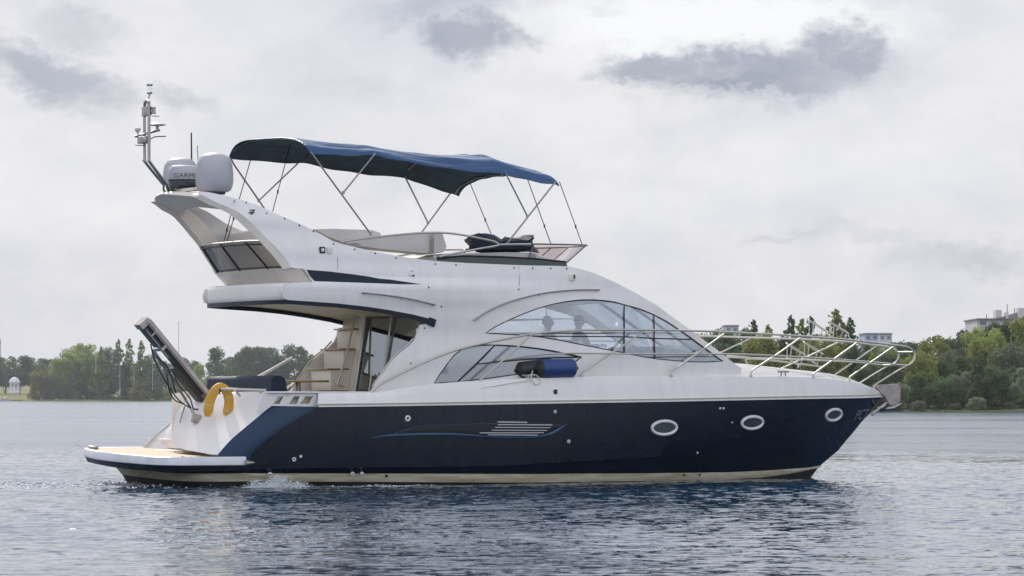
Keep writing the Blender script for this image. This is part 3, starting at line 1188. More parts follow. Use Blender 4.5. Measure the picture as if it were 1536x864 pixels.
    for px, t in ((1480, 470), (1511, 455), (1522, 461)):
        m = MB()
        p0 = pt(px, 478, 5)
        p1 = pt(px, t, 5)
        m.tube([p0, p1], 0.05, 5)
        m.build('antenna', M['rubber'], e)


build_far_things()

# ------------------------------------------------------------------ the yacht
yacht = empty('motor_yacht')
tag(yacht, 'navy and white flybridge motor yacht under way with blue bimini top', 'yacht')


def part(m, name, mt, parent=None, smooth=35, label=None, keep=False):
    o = m.build(name, mt, parent or yacht, smooth=smooth, mods='keep' if keep else None)
    if label:
        o['label'] = label
    return o


def mirror_mb(m):
    n = MB()
    n.v = [(x, -y, z) for x, y, z in m.v]
    n.f = [tuple(reversed(f)) for f in m.f]
    n.m = list(m.m)
    return n


HB = 2.15
XBOW = at(1322, 596, 0).x
EDGE_A = [(610.5, 479), (632.5, 440), (661.7, 400), (689, 372), (740, 372)]
STEM = [(594, 1324), (598.6, 1320), (617.7, 1307), (631, 1293.6), (646, 1282), (671, 1261), (690, 1240), (697, 1232), (703, 1226), (715, 1217), (760, 1180)]
c_top = [(350, 611), (479, 610.5), (600, 609), (750, 606.5), (900, 604), (1000, 602.5), (1100, 600.5), (1200, 598.5), (1290, 597), (1322, 595.5)]
c_crease = [(300, 703), (372, 703), (680, 700), (760, 698), (960, 687), (1043, 680), (1127, 671), (1210, 660), (1258, 650), (1284, 643)]
c_st = [(300, 709), (370, 710), (800, 711), (960, 710), (1093, 708.5), (1147, 706), (1214, 701.5), (1232, 698)]
c_sb = [(300, 722), (370, 722), (800, 724), (960, 721.5), (1085, 720), (1147, 716), (1189, 710), (1226, 703)]


def zfor(X, Y, curve):
    z = 1.5
    for _ in range(4):
        px, _p = proj((X, Y, z))
        z = at(px, interp(curve, px), Y).z
    return z


def level(curve, Wd, p, stempy, startpx, n=70, xs=None):
    Xs = at(startpx, 690, -Wd).x if xs is None else xs
    Xe = at(interp(STEM, stempy), stempy, 0).x
    out = []
    for i in range(n+1):
        u = i/n
        u = 1-(1-u)**1.35
        X = Xs+(Xe-Xs)*u
        s = max(0, (X-7.0)/(Xe-7.0))
        w = Wd*(1-s**p)
        if X < 7:
            w -= 0.10*((7-X)/5)**2
        if i == n:
            w = 0.0
            z = at(interp(STEM, stempy), stempy, 0).z
        else:
            z = zfor(X, -w, curve)
        out.append(Vector((X, -w, z)))
    return out


def mixc(c1, c2, t):
    xs = sorted(set([c[0] for c in c1]+[c[0] for c in c2]))
    return [(x, interp(c1, x)*(1-t)+interp(c2, x)*t) for x in xs]


def hull_half(X, p=2.5):
    s = max(0, (X-7.0)/(XBOW-7.0))
    w = HB*(1-min(1, s)**p)
    if X < 7:
        w -= 0.10*((7-X)/5)**2
    return max(0.0, w)


levels = []
for t in (0, 0.25, 0.5, 0.75, 1.0):
    c = mixc(c_top, c_crease, t)
    spy = 596+(644-596)*t
    stp = interp(EDGE_A, interp(c, interp(EDGE_A, 611+92*t)))
    levels.append(level(c, HB-0.09*t*t, 2.5-0.35*t, spy, stp))
c_cr2 = [(a, b+2.2) for a, b in c_crease]
XS = levels[4][0].x     # stern end of the topsides
levels.append(level(c_cr2, HB-0.13, 2.12, 647, 372, xs=XS))
c_m = mixc(c_cr2, c_st, 0.5)
levels.append(level(c_m, HB-0.15, 2.05, 672, 372, xs=XS))
lv_top_stripe = level(c_st, HB-0.19, 1.95, 697, 372, xs=XS)
levels.append(lv_top_stripe)
lv_bot_stripe = level(c_sb, HB-0.24, 1.9, 702, 372, xs=XS)
_x0, _x1 = lv_bot_stripe[0].x, lv_bot_stripe[-1].x
lv_under = [Vector((_x0+(p.x-_x0)*(1-0.62/(_x1-_x0)), p.y*0.85, -0.45)) for p in lv_bot_stripe]
hull = MB()
hull.grid(levels)
Z1, Z2, Z3 = levels[4][0].z, lv_top_stripe[0].z, lv_bot_stripe[0].z


def stern_plan(Wd, xa, n=40):
    """rounded stern from the starboard side at XS round to the port side"""
    pts = []
    rr = 0.55
    pts.append((XS, -Wd))
    pts.append((xa+rr+0.1, -Wd+0.02))
    for k in range(9):
        a = k/8*math.pi/2
        pts.append((xa+rr-rr*math.sin(a)+0.1, -Wd+rr-rr*math.cos(a)+0.02))
    for k in range(1, 12):
        y = (-Wd+rr+0.02)*(1-k/12.0)
        pts.append((xa+0.1-0.12*(1-(y/Wd)**2), y))
    st = pts + [(x, -y) for x, y in reversed(pts[:-1])] if abs(pts[-1][1]) < 1e-6 else pts+[(x, -y) for x, y in reversed(pts)]
    return st


def stern_loop(Wd, xa, z):
    return [Vector((x, y, z+0.028*max(0, y+Wd)*min(1, (XS-x)/0.6+0.0 if y < 0 else 1))) for x, y in stern_plan(Wd, xa)]


w1, w2, w3 = -levels[4][0].y, -lv_top_stripe[0].y, -lv_bot_stripe[0].y
hull2 = MB()
hull2.grid([stern_loop(w1, 0.62, Z1+0.02), stern_loop(w2, 0.72, Z2)])
hull.add(mirror_mb(hull).v, mirror_mb(hull).f)
hull.add(hull2.v, hull2.f)
hullo = part(hull, 'hull', M['navy'], smooth=40)
# boot stripe
bs = MB()
bs.grid([lv_top_stripe, [Vector((a.x, (a.y+b.y)/2-0.012, (a.z+b.z)/2)) for a, b in zip(lv_top_stripe, lv_bot_stripe)], lv_bot_stripe])
q = mirror_mb(bs)
bs.add(q.v, q.f)
s2 = MB()
s2.grid([stern_loop(w2, 0.72, Z2), stern_loop(w3, 0.85, Z3)])
bs.add(s2.v, s2.f)
part(bs, 'boot_stripe', M['stripe'], smooth=60)
ub = MB()
ub.grid([lv_bot_stripe, lv_under])
q = mirror_mb(ub)
ub.add(q.v, q.f)
s2 = MB()
s2.grid([stern_loop(w3, 0.85, Z3), stern_loop(w3*0.9, 1.2, -0.45)])
ub.add(s2.v, s2.f)
part(ub, 'underbody', M['black'])

hull_bvh = BVHTree.FromPolygons([v for v in hull.v], [f for f in hull.f])


def hit(px, py, bvh):
    d = (CR @ Vector(((px-768)/FPX, -(py-432)/FPX, -1))).normalized()
    loc, nrm, idx, dist = bvh.ray_cast(CPOS, d)
    if loc is None:
        return None, None
    if nrm.dot(d) > 0:
        nrm = -nrm
    return loc, nrm


# bulwark above the navy: rub rail, white band, deck edge
c_rub = [(x, y-3.2) for x, y in c_top]
c_deck = [(350, 590), (480, 590), (560, 589.5), (640, 578), (700, 573), (780, 569), (860, 566), (960, 565), (1170, 564.5), (1220, 566), (1255, 569), (1290, 575), (1310, 583), (1325, 591)]


def edge_line(curve, inset, z_end_py, startpx, n=80, endpx=None, dz=0.0):
    out = []
    Xs = at(startpx, interp(curve, startpx), -HB+inset).x
    Xe = XBOW+0.04 if endpx is None else at(endpx, 590, 0).x
    for i in range(n+1):
        u = 1-(1-i/n)**1.35
        X = Xs+(Xe-Xs)*u
        w = max(0.0, hull_half(min(X, XBOW))-inset*min(1, (XBOW-X)/2.0+0.0))
        if i == n:
            w = 0
        z = zfor(X, -w, curve)+dz
        out.append(Vector((X, -w, z)))
    return out


startpx = 479
top_l = edge_line(c_top, 0, 0, startpx)
rub_l = edge_line(c_rub, -0.015, 0, startpx)
dk_m = edge_line(mixc(c_rub, c_deck, 0.5), 0.03, 0, startpx)
dk_l = edge_line(c_deck, 0.10, 0, startpx)
bw = MB()
bw.grid([top_l, [p+Vector((0, -0.03 if i < 80 else 0, 0.0)) for i, p in enumerate(top_l)], rub_l, [Vector((p.x, p.y+0.03, p.z+0.01)) for p in rub_l], dk_m, dk_l,
         [Vector((p.x, min(0, p.y+0.03), p.z+0.015)) for p in dk_l], [Vector((p.x, min(0, p.y+0.10), p.z-0.0)) for p in dk_l]])
q = mirror_mb(bw)
bw.add(q.v, q.f)
part(bw, 'bulwark', M['gel'], smooth=38)
rr_ = MB()
rr_.tube([p+Vector((0, -0.02, 0.012)) for p in rub_l[:-1]]+[rub_l[-1]+Vector((0.02, 0, 0.012))], 0.014, 6)
q = mirror_mb(rr_)
rr_.add(q.v, q.f)
part(rr_, 'rub_rail', mat('rub_rail_cream', (0.62, 0.58, 0.48), 0.4))

# side decks and crowned foredeck / coachroof
c_crown = [(1060, 540), (1100, 543.5), (1131, 546), (1180, 552), (1225, 557), (1250, 560.5), (1275, 567), (1300, 578), (1325, 591)]
fd = MB()
rows = []
Xa = at(1075, 545, -1.3).x
for i in range(40):
    u = i/39
    X = Xa+(XBOW-Xa)*u
    w = max(0.0, hull_half(X)-0.10*min(1, (XBOW-X)/2.0))-0.05
    w = max(0.001, w)
    z1 = zfor(X, -w, c_deck)-0.03
    zc = zfor(X, -min(0.35, w*0.3), c_crown)
    zc = max(zc, z1+0.005)
    row = []
    for k in range(25):
        a = -1+2*k/24
        f = (1-abs(a)**2.0)
        row.append(Vector((X, a*w, z1+(zc-z1)*f)))
    rows.append(row)
fd.grid(rows)
part(fd, 'foredeck', M['gel_top'], smooth=50)
sd = MB()
rows = []
for p in dk_l:
    if p.x > Xa+0.1:
        break
    rows.append([Vector((p.x, p.y+0.08, p.z-0.06)), Vector((p.x, p.y*0.0-1.2, p.z-0.05))])
sd.grid(rows)
q = mirror_mb(sd)
sd.add(q.v, q.f)
part(sd, 'side_deck', M['gel_top'], smooth=50)

# ---- superstructure side surface
TABZ = [(1.6, 1.84), (2.3, 1.83), (2.9, 1.80), (3.3, 1.83), (3.60, 1.86), (3.78, 1.86), (3.98, 1.69), (4.3, 1.62), (4.9, 1.42), (5.6, 1.06)]
TABF = [(1.6, 1.84), (2.3, 1.82), (2.9, 1.73), (3.4, 1.67), (3.9, 1.60), (4.6, 1.48)]


def yf(X, Z):
    b = sstep(11.5, 7.0, X) if False else 1-sstep(5.6, 9.6, X)
    a = lerp_table(TABZ, Z)*b+lerp_table(TABF, Z)*(1-b)
    if X > 8:
        a *= 1-(max(0, X-8)/10.2)**2.1
    return a


out_top = [(300, 287), (313, 288.2), (326, 291), (357, 298), (388, 308.5), (407, 317), (426, 326), (447, 334.5), (467.5, 344), (482, 351.5), (500, 362), (534, 371), (565, 378), (594, 383.5), (623, 388), (652.5, 391.5), (700, 394.5), (760, 397), (800, 398.3), (851, 399)]
out_roof = [(860, 401), (891, 409.5), (922.5, 423.5), (954, 439.6), (985, 458), (1016, 480.5), (1037, 496), (1068, 519), (1100, 544), (1112, 552)]
out_bot = [(1112, 580), (860, 584), (640, 600), (552, 606)]
out_wing = [(552, 592), (558, 586), (566, 572), (577, 557), (588, 541), (600, 529), (613, 519), (622, 509), (627, 498), (630, 487), (649, 486)]
out_band = [(649, 479), (620, 472), (585, 465.5), (546, 459.5), (505, 455), (462, 452), (432, 450)]
out_aft = [(425, 447), (423, 436), (426, 426), (440, 424), (470, 423), (457, 404), (438, 401.5)]
out_arch = [(429, 389.5), (420, 378), (404, 361), (388, 345), (372, 330), (357, 318), (342, 310.5), (326, 304.5), (312, 297), (300, 291.5)]
OUT = to_xz(out_top+out_roof+out_bot+out_wing+out_band+out_aft+out_arch, yf)
# windows
up_top = [(728, 500), (741, 491), (755, 484), (770, 477), (787, 470), (807, 462.5), (828, 456.5), (849, 452.5), (870, 450), (890, 449.7), (907, 451), (922, 453), (937, 457), (960, 463.5), (981, 472), (1000, 482), (1018, 494), (1037, 507), (1056, 521), (1072, 533), (1085, 542)]
up_bot = [(1060, 543.2), (1035, 542.7), (1010, 541), (985, 538.5), (960, 534.5), (941, 530.5), (918, 526), (895, 521.5), (870, 516.7), (840, 510.5), (807, 505), (770, 502)]
lo_all = [(651, 575), (660, 561), (670, 547), (680, 534), (693, 523.5), (714, 518), (730, 517.3), (745, 517.5), (766, 518.5), (787, 520.3), (808, 522.8), (828, 526), (850, 530.5), (873, 535.6), (862, 544), (840, 549), (810, 555), (776, 561.5), (730, 568), (687, 573)]
UPW = to_xz(up_top+up_bot, yf)
LOW = to_xz(lo_all, yf)
side = panel(OUT, [UPW, LOW], yf, -1, 0.065, thick=0.05)
ssb = BVHTree.FromPolygons(side.v, side.f)
part(side, 'superstructure_side', M['gel'], smooth=30, keep=True)
part(mirror_mb(side), 'superstructure_side', M['gel'], smooth=30, keep=True)


def split_window(poly_px, seps, yfn):
    return None


# panes: upper window three panes, lower window panes
def pane_set(panes, mt, fr_r=0.013, frm=None):
    for sgn in (-1, 1):
        for pl in panes:
            P2 = to_xz(pl, yf)
            m = panel(P2, [], yf, sgn, 0.14, off=-0.022, thick=0.008)
            o = part(m, 'window', mt, keep=True)
            f = MB()
            ring = densify(P2, 0.15)
            f.tube([Vector((x, sgn*(yf(x, z)-0.008), z)) for x, z in ring], fr_r, 6, closed=True)
            g = part(f, 'frame', M['rubber'], parent=o)


iu = {px: i for i, (px, py) in enumerate(up_top)}
a_top = [p for p in up_top if p[0] <= 937]
b_top = [p for p in up_top if 937 <= p[0] <= 981]
c_top_w = [p for p in up_top if p[0] >= 981]
p1 = a_top+[(937, 529.5), (918, 526), (895, 521.5), (870, 516.7), (840, 510.5), (807, 505), (770, 502)]
p2 = b_top+[(983, 538.3), (960, 534.5), (941, 530.5), (937, 529.5)]
p3 = c_top_w+[(1060, 543.2), (1035, 542.7), (1010, 541), (983, 538.3)]
pane_set([p1, p2, p3], M['win'])
q1 = [(651, 575), (660, 561), (670, 547), (680, 534), (693, 523.5), (714, 518), (730, 517.3), (743, 517.5), (716, 545), (687, 573)]
q2 = [(743, 517.5), (766, 518.5), (787, 520.3), (808, 522.8), (828, 526), (850, 530.5), (873, 535.6), (828, 536.5), (770, 540.6), (716, 546)]
q3 = [(716, 546), (770, 540.6), (828, 536.5), (873, 535.6), (862, 544), (840, 549), (810, 555), (776, 561.5), (730, 568), (687, 573)]
pane_set([q1, q2, q3], M['win2'], 0.014)
# waist bar across the upper window
for sgn in (-1, 1):
    m = MB()
    pts = [to_xz([p], yf)[0] for p in ((800, 504), (870, 504.5), (937, 505), (981, 507.5), (1037, 509))]
    m.tube([Vector((x, sgn*(yf(x, z)-0.01), z)) for x, z in pts], 0.013, 6)
    part(m, 'window_bar', M['rubber'])

# cream inner lining in cockpit wings is part of the mirrored sides; roof between the sides


def cross_loft(pts_px, crown, n=16, inset=0.0, drop=0.0):
    rows = []
    for x, z in to_xz(pts_px, yf):
        y = yf(x, z)-inset
        rows.append([Vector((x, y*(-1+2*k/n), z-drop+crown*(1-(-1+2*k/n)**2))) for k in range(n+1)])
    return rows


def slab(rows, th):
    m = MB()
    m.grid(rows)
    low = [[Vector((p.x, p.y, p.z-th)) for p in r] for r in rows]
    m.grid(low)
    m.grid([rows[0], low[0]])
    m.grid([rows[-1], low[-1]])
    m.grid([[r[0] for r in rows], [r[0] for r in low]])
    m.grid([[r[-1] for r in rows], [r[-1] for r in low]])
    return m


roof_px = [(800, 402), (851, 399.5), (860, 401), (891, 409.5), (922, 423.5), (954, 439.6), (972, 450)]
part(slab(cross_loft(roof_px, 0.03, inset=0.01), 0.05), 'cabin_roof', M['gel'])
ws_px = [(972, 450), (985, 458), (1016, 480.5), (1037, 496), (1068, 519), (1098, 542.5)]
part(slab(cross_loft(ws_px, 0.03, inset=0.03), 0.012), 'windshield', M['win'])
m = MB()
for k in (-0.33, 0.33):
    pts = []
    for x, z in to_xz(ws_px, yf):
        y = yf(x, z)
        pts.append(Vector((x, y*k, z+0.025)))
    m.tube(pts, 0.03, 6)
part(m, 'windshield_mullions', M['rubber'])

# flybridge deck + soffit
sof_px = [(432, 450), (462, 452), (505, 455), (546, 459.5), (585, 465.5), (620, 472), (649, 479.5)]
rows = []
aft_x = at(423, 440, -1.86).x


def fly_plan_aft(z, inset, n=20, bulge=0.16):
    """aft edge of the flybridge deck, starboard to port, corners rounded"""
    out = []
    Wd = yf(aft_x+0.2, z)-inset
    for k in range(n+1):
        a = -1+2*k/n
        y = Wd*a
        x = aft_x+inset-bulge*(1-a*a)+0.30*max(0, (abs(a)-0.82)/0.18)**2
        out.append(Vector((x, y, z)))
    return out


n = 20
zb0 = to_xz([(432, 450)], yf)[0][1]
rows = [[Vector((p.x, p.y, zb0+0.005)) for p in fly_plan_aft(zb0, 0.03)]]
for x, z in to_xz(sof_px, yf):
    y = yf(x, z)-0.03
    rows.append([Vector((x, y*(-1+2*k/n), z+0.01+0.04*(1-(-1+2*k/n)**2))) for k in range(n+1)])
for X in (7.4, 8.4, 9.6):
    z = rows[-1][0].z
    rows.append([Vector((X, 1.6*(-1+2*k/n), z+0.02)) for k in range(n+1)])
so_ = MB()
so_.grid(rows)
part(so_, 'soffit', M['cream'], smooth=50)
# flybridge floor
zt = to_xz([(440, 424)], yf)[0][1]
fl = MB()
rows = [[Vector((p.x, p.y, zt)) for p in fly_plan_aft(zt, 0.03)]]
for X in (3.6, 5, 7, 9, 10.3):
    rows.append([Vector((X, (yf(X, zt)-0.04)*(-1+2*k/n), zt-0.0)) for k in range(n+1)])
fl.grid(rows)
part(fl, 'flybridge_floor', M['gel_top'])
# aft fascia of the overhang
fa = MB()
rows = []
z_t, z_b = zt, zb0
prof = [(0.03, z_b-0.0), (0.012, z_b+0.04), (0.006, z_b+0.10), (0.006, z_t-0.08), (0.015, z_t-0.03), (0.04, z_t+0.003)]
for ins, z in prof:
    rows.append(fly_plan_aft(z, ins))
fa.grid(rows)
part(fa, 'overhang_fascia', M['gel'], smooth=60)
# navy trim under the edge, sides and aft
tr = MB()
tp = []
side_pts = [Vector((x, -(yf(x, z)+0.004), z)) for x, z in to_xz([(645, 481.5), (620, 475), (585, 468.5), (546, 462.5), (505, 458), (462, 455), (436, 453)], yf)]
aftp = fly_plan_aft(zb0-0.035, -0.005)
path = side_pts+aftp[1:-1]+[Vector((p.x, -p.y, p.z)) for p in reversed(side_pts)]
up_ = [p+Vector((0, 0, 0.04)) for p in path]
dn_ = [p+Vector((0, 0, -0.04)) for p in path]


def shrink(ps, d):
    return [Vector((p.x+(d if abs(p.y) < 1.5 else 0.0), p.y-math.copysign(min(d, abs(p.y)), p.y), p.z)) for p in ps]


tr.grid([up_, dn_, shrink(dn_, 0.06), shrink(up_, 0.06)], closed_v=True)
part(tr, 'soffit_trim', M['navytrim'])
m = MB()
m.box(side_pts[0]+Vector((0.03, -0.005, -0.02)), (0.16, 0.03, 0.15), rot=Matrix.Rotation(R(18), 3, 'Y'), bev=0.01)
part(m, 'soffit_trim_end', M['navytrim'])

# flybridge aft wall (between the arch feet) and smoked screen
wl = MB()


def fly_wall(z, inset_x, wd, n=16):
    out = []
    for k in range(n+1):
        a = -1+2*k/n
        x = inset_x-0.10*(1-a*a)+0.35*max(0, (abs(a)-0.8)/0.2)**2
        out.append(Vector((x, wd*a, z)))
    return out


xw0 = at(464, 422, -1.7).x
xw1 = at(446, 403, -1.7).x
z_w0 = at(464, 423.5, -1.7).z
z_w1 = at(446, 402.5, -1.7).z
wl.grid([fly_wall(z_w0, xw0-0.32, 1.70), fly_wall(z_w1, xw1-0.30, 1.72), fly_wall(z_w1, xw1-0.22, 1.66), fly_wall(z_w0, xw0-0.30, 1.62)])
part(wl, 'flybridge_aft_wall', M['cream2'])
xs1 = at(397, 361, -1.55).x
z_s1 = at(397, 361, -1.55).z
scr = MB()
scr.grid([fly_wall(z_w1, xw1-0.30, 1.58), fly_wall((z_w1+z_s1)/2, (xw1+xs1)/2-0.21, 1.48), fly_wall(z_s1, xs1-0.12, 1.38)])
part(scr, 'aft_screen', M['acryl'])
m = MB()
m.tube(fly_wall(z_s1, xs1-0.12, 1.38), 0.022, 8)
part(m, 'screen_top_rail', M['steelw'])
m = MB()
m.tube([p+Vector((-0.01, 0, 0.03)) for p in fly_wall(z_w1, xw1-0.30, 1.58)], 0.016, 6)
m.tube([p+Vector((-0.01, 0, -0.06)) for p in fly_wall(z_s1, xs1-0.12, 1.38)], 0.013, 6)
for k in (2, 8, 14):
    a = fly_wall(z_w1, xw1-0.31, 1.58)[k]
    b = fly_wall(z_s1, xs1-0.13, 1.38)[k]
    m.tube([a, b], 0.02, 6)
part(m, 'screen_frame', M['rubber'])

# radar arch: port leg mirrors starboard (already in the side panels); cross beam on top
def arch_y(X, Z):
    return yf(X, Z)


bt = to_xz([(300, 287), (313, 288.2), (326, 291), (342, 294), (357, 298)], yf)
bb = to_xz([(300, 291.5), (312, 297), (326, 304.5), (342, 310.5), (357, 318)], yf)
xt, ztp = bt[0]
xe_ = bt[2][0]
beam = MB()
rows = []
nn = 24
for k in range(nn+1):
    a = -1+2*k/nn
    y = 1.05*a
    bulge = 0.30*(1-a*a)**0.8
    sec = []
    x0 = xt-bulge*1.1+0.06*abs(a)
    x1 = xt+0.42+0.0*a+0.22*abs(a)**3
    cz = 0.05*(1-a*a)
    for (fx, fz) in ((0.0, 0.0), (0.05, 0.045), (0.3, 0.09), (0.7, 0.085), (0.96, 0.03), (1.0, -0.05), (0.9, -0.10), (0.6, -0.075), (0.3, -0.03), (0.08, -0.012)):
        sec.append(Vector((x0+(x1-x0)*fx, y, ztp-0.06-0.05*abs(a)+cz+fz-0.14*fx*(1 if fz < 0 else 0.55))))
    rows.append(sec)
beam.grid(rows, closed_u=True)
beam.add(rows[0], [tuple(range(10))])
beam.add(rows[-1], [tuple(reversed(range(10)))])
part(beam, 'arch_beam', M['cream2'], smooth=50)
# aft faces of the arch legs: inner skins thicken the legs
for sgn in (-1, 1):
    m = MB()
    edge = to_xz([(438, 401.5), (429, 389.5), (420, 378), (404, 361), (388, 345), (372, 330), (357, 318), (342, 310.5), (326, 304.5), (312, 297), (303, 293)], yf)
    r0 = [Vector((x-0.002, sgn*(yf(x, z)-0.003), z)) for x, z in edge]
    r1 = [Vector((x-0.14, sgn*(yf(x, z)-0.08), z-0.03)) for x, z in edge]
    r2 = [Vector((x-0.10, sgn*(yf(x, z)-0.20), z-0.02)) for x, z in edge]
    r3 = [Vector((x+0.28, sgn*(yf(x, z)-0.16), z+0.02)) for x, z in edge]
    m.grid([r0, r1, r2, r3])
    part(m, 'arch_leg_lining', M['cream2'], smooth=60)
    # wide inner apron of each leg, sweeping aft to the beam
    m = MB()
    eo = to_xz([(438, 402), (404, 361), (372, 330), (342, 310), (312, 297)], yf)
    sw = [0.05, 0.08, 0.10, 0.08, 0.03]
    ra = [Vector((x-0.10, sgn*(yf(x, z)-0.17), z)) for x, z in eo]
    rb_ = [Vector((x-0.10-s_, sgn*(yf(x, z)-0.12), z+0.10*s_)) for (x, z), s_ in zip(eo, sw)]
    rc_ = [Vector((p.x+0.04, p.y-sgn*0.05, p.z)) for p in rb_]
    m.grid([ra, rb_, rc_, [Vector((p.x, p.y-sgn*0.05, p.z)) for p in ra]], closed_v=True)
    if sgn > 0:
        part(m, 'arch_leg_apron', M['cream2'], smooth=60)

# navy wedge graphic on the flybridge side
for sgn in (-1, 1):
    GR = mat('graphic_navy', (0.008, 0.018, 0.032), 0.4, spec=0.25)
    P2 = to_xz([(460, 404.6), (492, 407), (530, 411.5), (580, 418.5), (632, 426.3), (600, 426), (540, 424), (472, 421.7)], yf)
    part(panel(P2, [], yf, sgn, 0.12, off=0.004, thick=0.003), 'side_graphic', GR, keep=True)

# ---- aft bulkhead, doors, stairs, cockpit
ZC = 1.05
XB0, XB1 = 5.35, 5.75       # bulkhead foot and head (raked)


def bulk_x(z):
    return XB0+(XB1-XB0)*(z-ZC)/2.3


def slab_quad(m, y0, y1, z0, z1, th, xo=0.0):
    a, b = bulk_x(z0)+xo, bulk_x(z1)+xo
    v = [Vector((a, y0, z0)), Vector((a, y1, z0)), Vector((b, y1, z1)), Vector((b, y0, z1))]
    v += [p+Vector((th, 0, 0)) for p in v]
    m.add(v, [(0, 1, 2, 3), (7, 6, 5, 4), (0, 4, 5, 1), (1, 5, 6, 2), (2, 6, 7, 3), (3, 7, 4, 0)])


ztopb = 3.22
for (y0, y1, mt) in ((-1.66, -0.62, 'door'), (-0.60, 0.52, 'door')):
    m = MB()
    slab_quad(m, y0, y1, ZC+0.05, ztopb, 0.012)
    d = part(m, 'door', M[mt], smooth=0)
    m = MB()
    for yy in (y1+0.01,):
        m.tube([Vector((bulk_x(ZC)-0.02, yy, ZC)), Vector((bulk_x(ztopb)-0.02, yy, ztopb+0.15))], 0.026, 8)
    part(m, 'door_frame', M['steel'], parent=d)
m = MB()
m.tube([Vector((bulk_x(1.7)-0.08, -0.2, 1.7)), Vector((bulk_x(2.2)-0.08, -0.2, 2.2))], 0.014, 6)
part(m, 'door_handle', M['steel'])
m = MB()
slab_quad(m, 0.57, 0.78, ZC, 3.4, 0.06, -0.05)
part(m, 'door_post', M['cream2'], smooth=0)
m = MB()
slab_quad(m, 0.76, 1.72, ZC, 3.4, 0.05, 0.05)
part(m, 'bulkhead', M['cream'], smooth=0)
# stairs to the flybridge (port side)
for (x0, x1, py) in ((449, 512, 587), (464, 515, 554), (483, 519, 524), (503, 524, 493.5), (514, 530, 466)):
    a_ = at(x0, py, 0.78)
    xa_ = at(x0, py, 1.66).x
    xb_ = bulk_x(a_.z)+0.15
    m = MB()
    m.box(((xa_+xb_)/2+0.03, 1.24, a_.z-0.21), (xb_-xa_-0.04, 0.90, 0.40), bev=0.015)
    st = part(m, 'stair', M['cream2'])
    m = MB()
    m.box((xa_+0.2, 1.22, a_.z+0.006), (0.46, 0.92, 0.03), bev=0.006)
    part(m, 'tread', M['wood'], parent=st)
m = MB()
m.tube(smooth_curve([at(506, 577, 0.70), at(512, 556, 0.70), at(520, 530, 0.70), at(527, 500, 0.72), at(536, 466, 0.74)], 14), 0.022, 8)
m.tube([at(506, 577, 0.70), at(516, 580, 0.75)], 0.015, 6)
part(m, 'stair_rail', M['steelw'])
# saloon interior: sole, lining, sofa, dash
m = MB()
m.add([(5.5, -1.7, 1.70), (13.5, -1.25, 1.70), (13.5, 1.25, 1.70), (5.5, 1.7, 1.70)], [(0, 1, 2, 3)])
part(m, 'saloon_floor', mat('carpet', (0.22, 0.17, 0.12), 0.9), smooth=0)
m = MB()
m.box((7.3, 1.15, 2.0), (2.4, 0.8, 0.55), bev=0.08)
m.box((7.3, 1.45, 2.35), (2.4, 0.25, 0.5), bev=0.08)
part(m, 'saloon_sofa', M['cush'])
m = MB()
m.box((7.0, -1.2, 1.95), (2.2, 0.7, 0.5), bev=0.06)
m.box((7.0, -1.45, 2.25), (2.2, 0.2, 0.45), bev=0.06)
part(m, 'saloon_bench', M['cush'])
m = MB()
m.box((12.1, 0, 2.15), (1.6, 2.3, 0.9), rot=Matrix.Rotation(R(10), 3, 'Y'), bev=0.1)
part(m, 'dashboard', mat('dash_grey', (0.25, 0.24, 0.23), 0.6))
m = MB()
m.box((9.9, -0.75, 2.15), (0.55, 0.6, 0.16), bev=0.05)
m.box((9.62, -0.75, 2.5), (0.14, 0.56, 0.62), rot=Matrix.Rotation(R(-8), 3, 'Y'), bev=0.05)
m.box((9.9, -0.75, 1.9), (0.35, 0.3, 0.4), bev=0.03)
part(m, 'helm_seat', M['cush'])
m = MB()
Mx = Matrix.Rotation(R(60), 3, 'Y')
m.tube([Vector((11.0, -0.75, 2.55))+Mx @ Vector((0.19*math.cos(a), 0.19*math.sin(a), 0)) for a in [k*math.pi/10 for k in range(20)]], 0.014, 6, closed=True)
m.tube([Vector((11.0, -0.75, 2.55)), Vector((11.25, -0.75, 2.42))], 0.02, 6)
part(m, 'steering_wheel', M['rubber'])

# cockpit tub
m = MB()
m.add([(2.5, -1.85, ZC), (5.5, -1.85, ZC), (5.5, 1.85, ZC), (2.5, 1.85, ZC)], [(0, 1, 2, 3)])
part(m, 'cockpit_floor', M['teak'], smooth=0)
# transom: white wall from starboard edge B to the doorway; port wing mirrored
EB = [(326, 682.5), (345, 661), (368, 641), (388, 624.5), (407, 608.5), (421, 597), (428, 589)]
EA = [(372, 690), (385, 676), (400, 661.7), (419, 647), (440, 632.5), (459, 621), (479, 610.5)]


def eb_pt(i, Y=-1.88):
    return at(EB[i][0], EB[i][1], Y)


ebp = [at(px, py, -1.90) for px, py in EB]
eap = [at(px, py, -2.10) for px, py in EA]
eap = []
for px, py in EA:
    loc, nr = hit(px+1.5, py+0.5 if py < 689 else py-1, hull_bvh)
    eap.append(loc if loc is not None else at(px, py, -2.1))
# quarter facets
qf = MB()
ebs = smooth_curve(ebp[:5], 12)
eas = [levels[i][0].copy() for i in (4, 3, 2, 1, 0)]
k = min(len(ebs), len(eas))


def resample(P, n):
    L = [0]
    for a, b in zip(P, P[1:]):
        L.append(L[-1]+(b-a).length)
    out = []
    for i in range(n):
        s = L[-1]*i/(n-1)
        j = max(0, min(len(P)-2, next((q_ for q_ in range(len(L)-1) if L[q_+1] >= s), len(P)-2)))
        t = (s-L[j])/max(1e-9, L[j+1]-L[j])
        out.append(P[j].lerp(P[j+1], t))
    return out


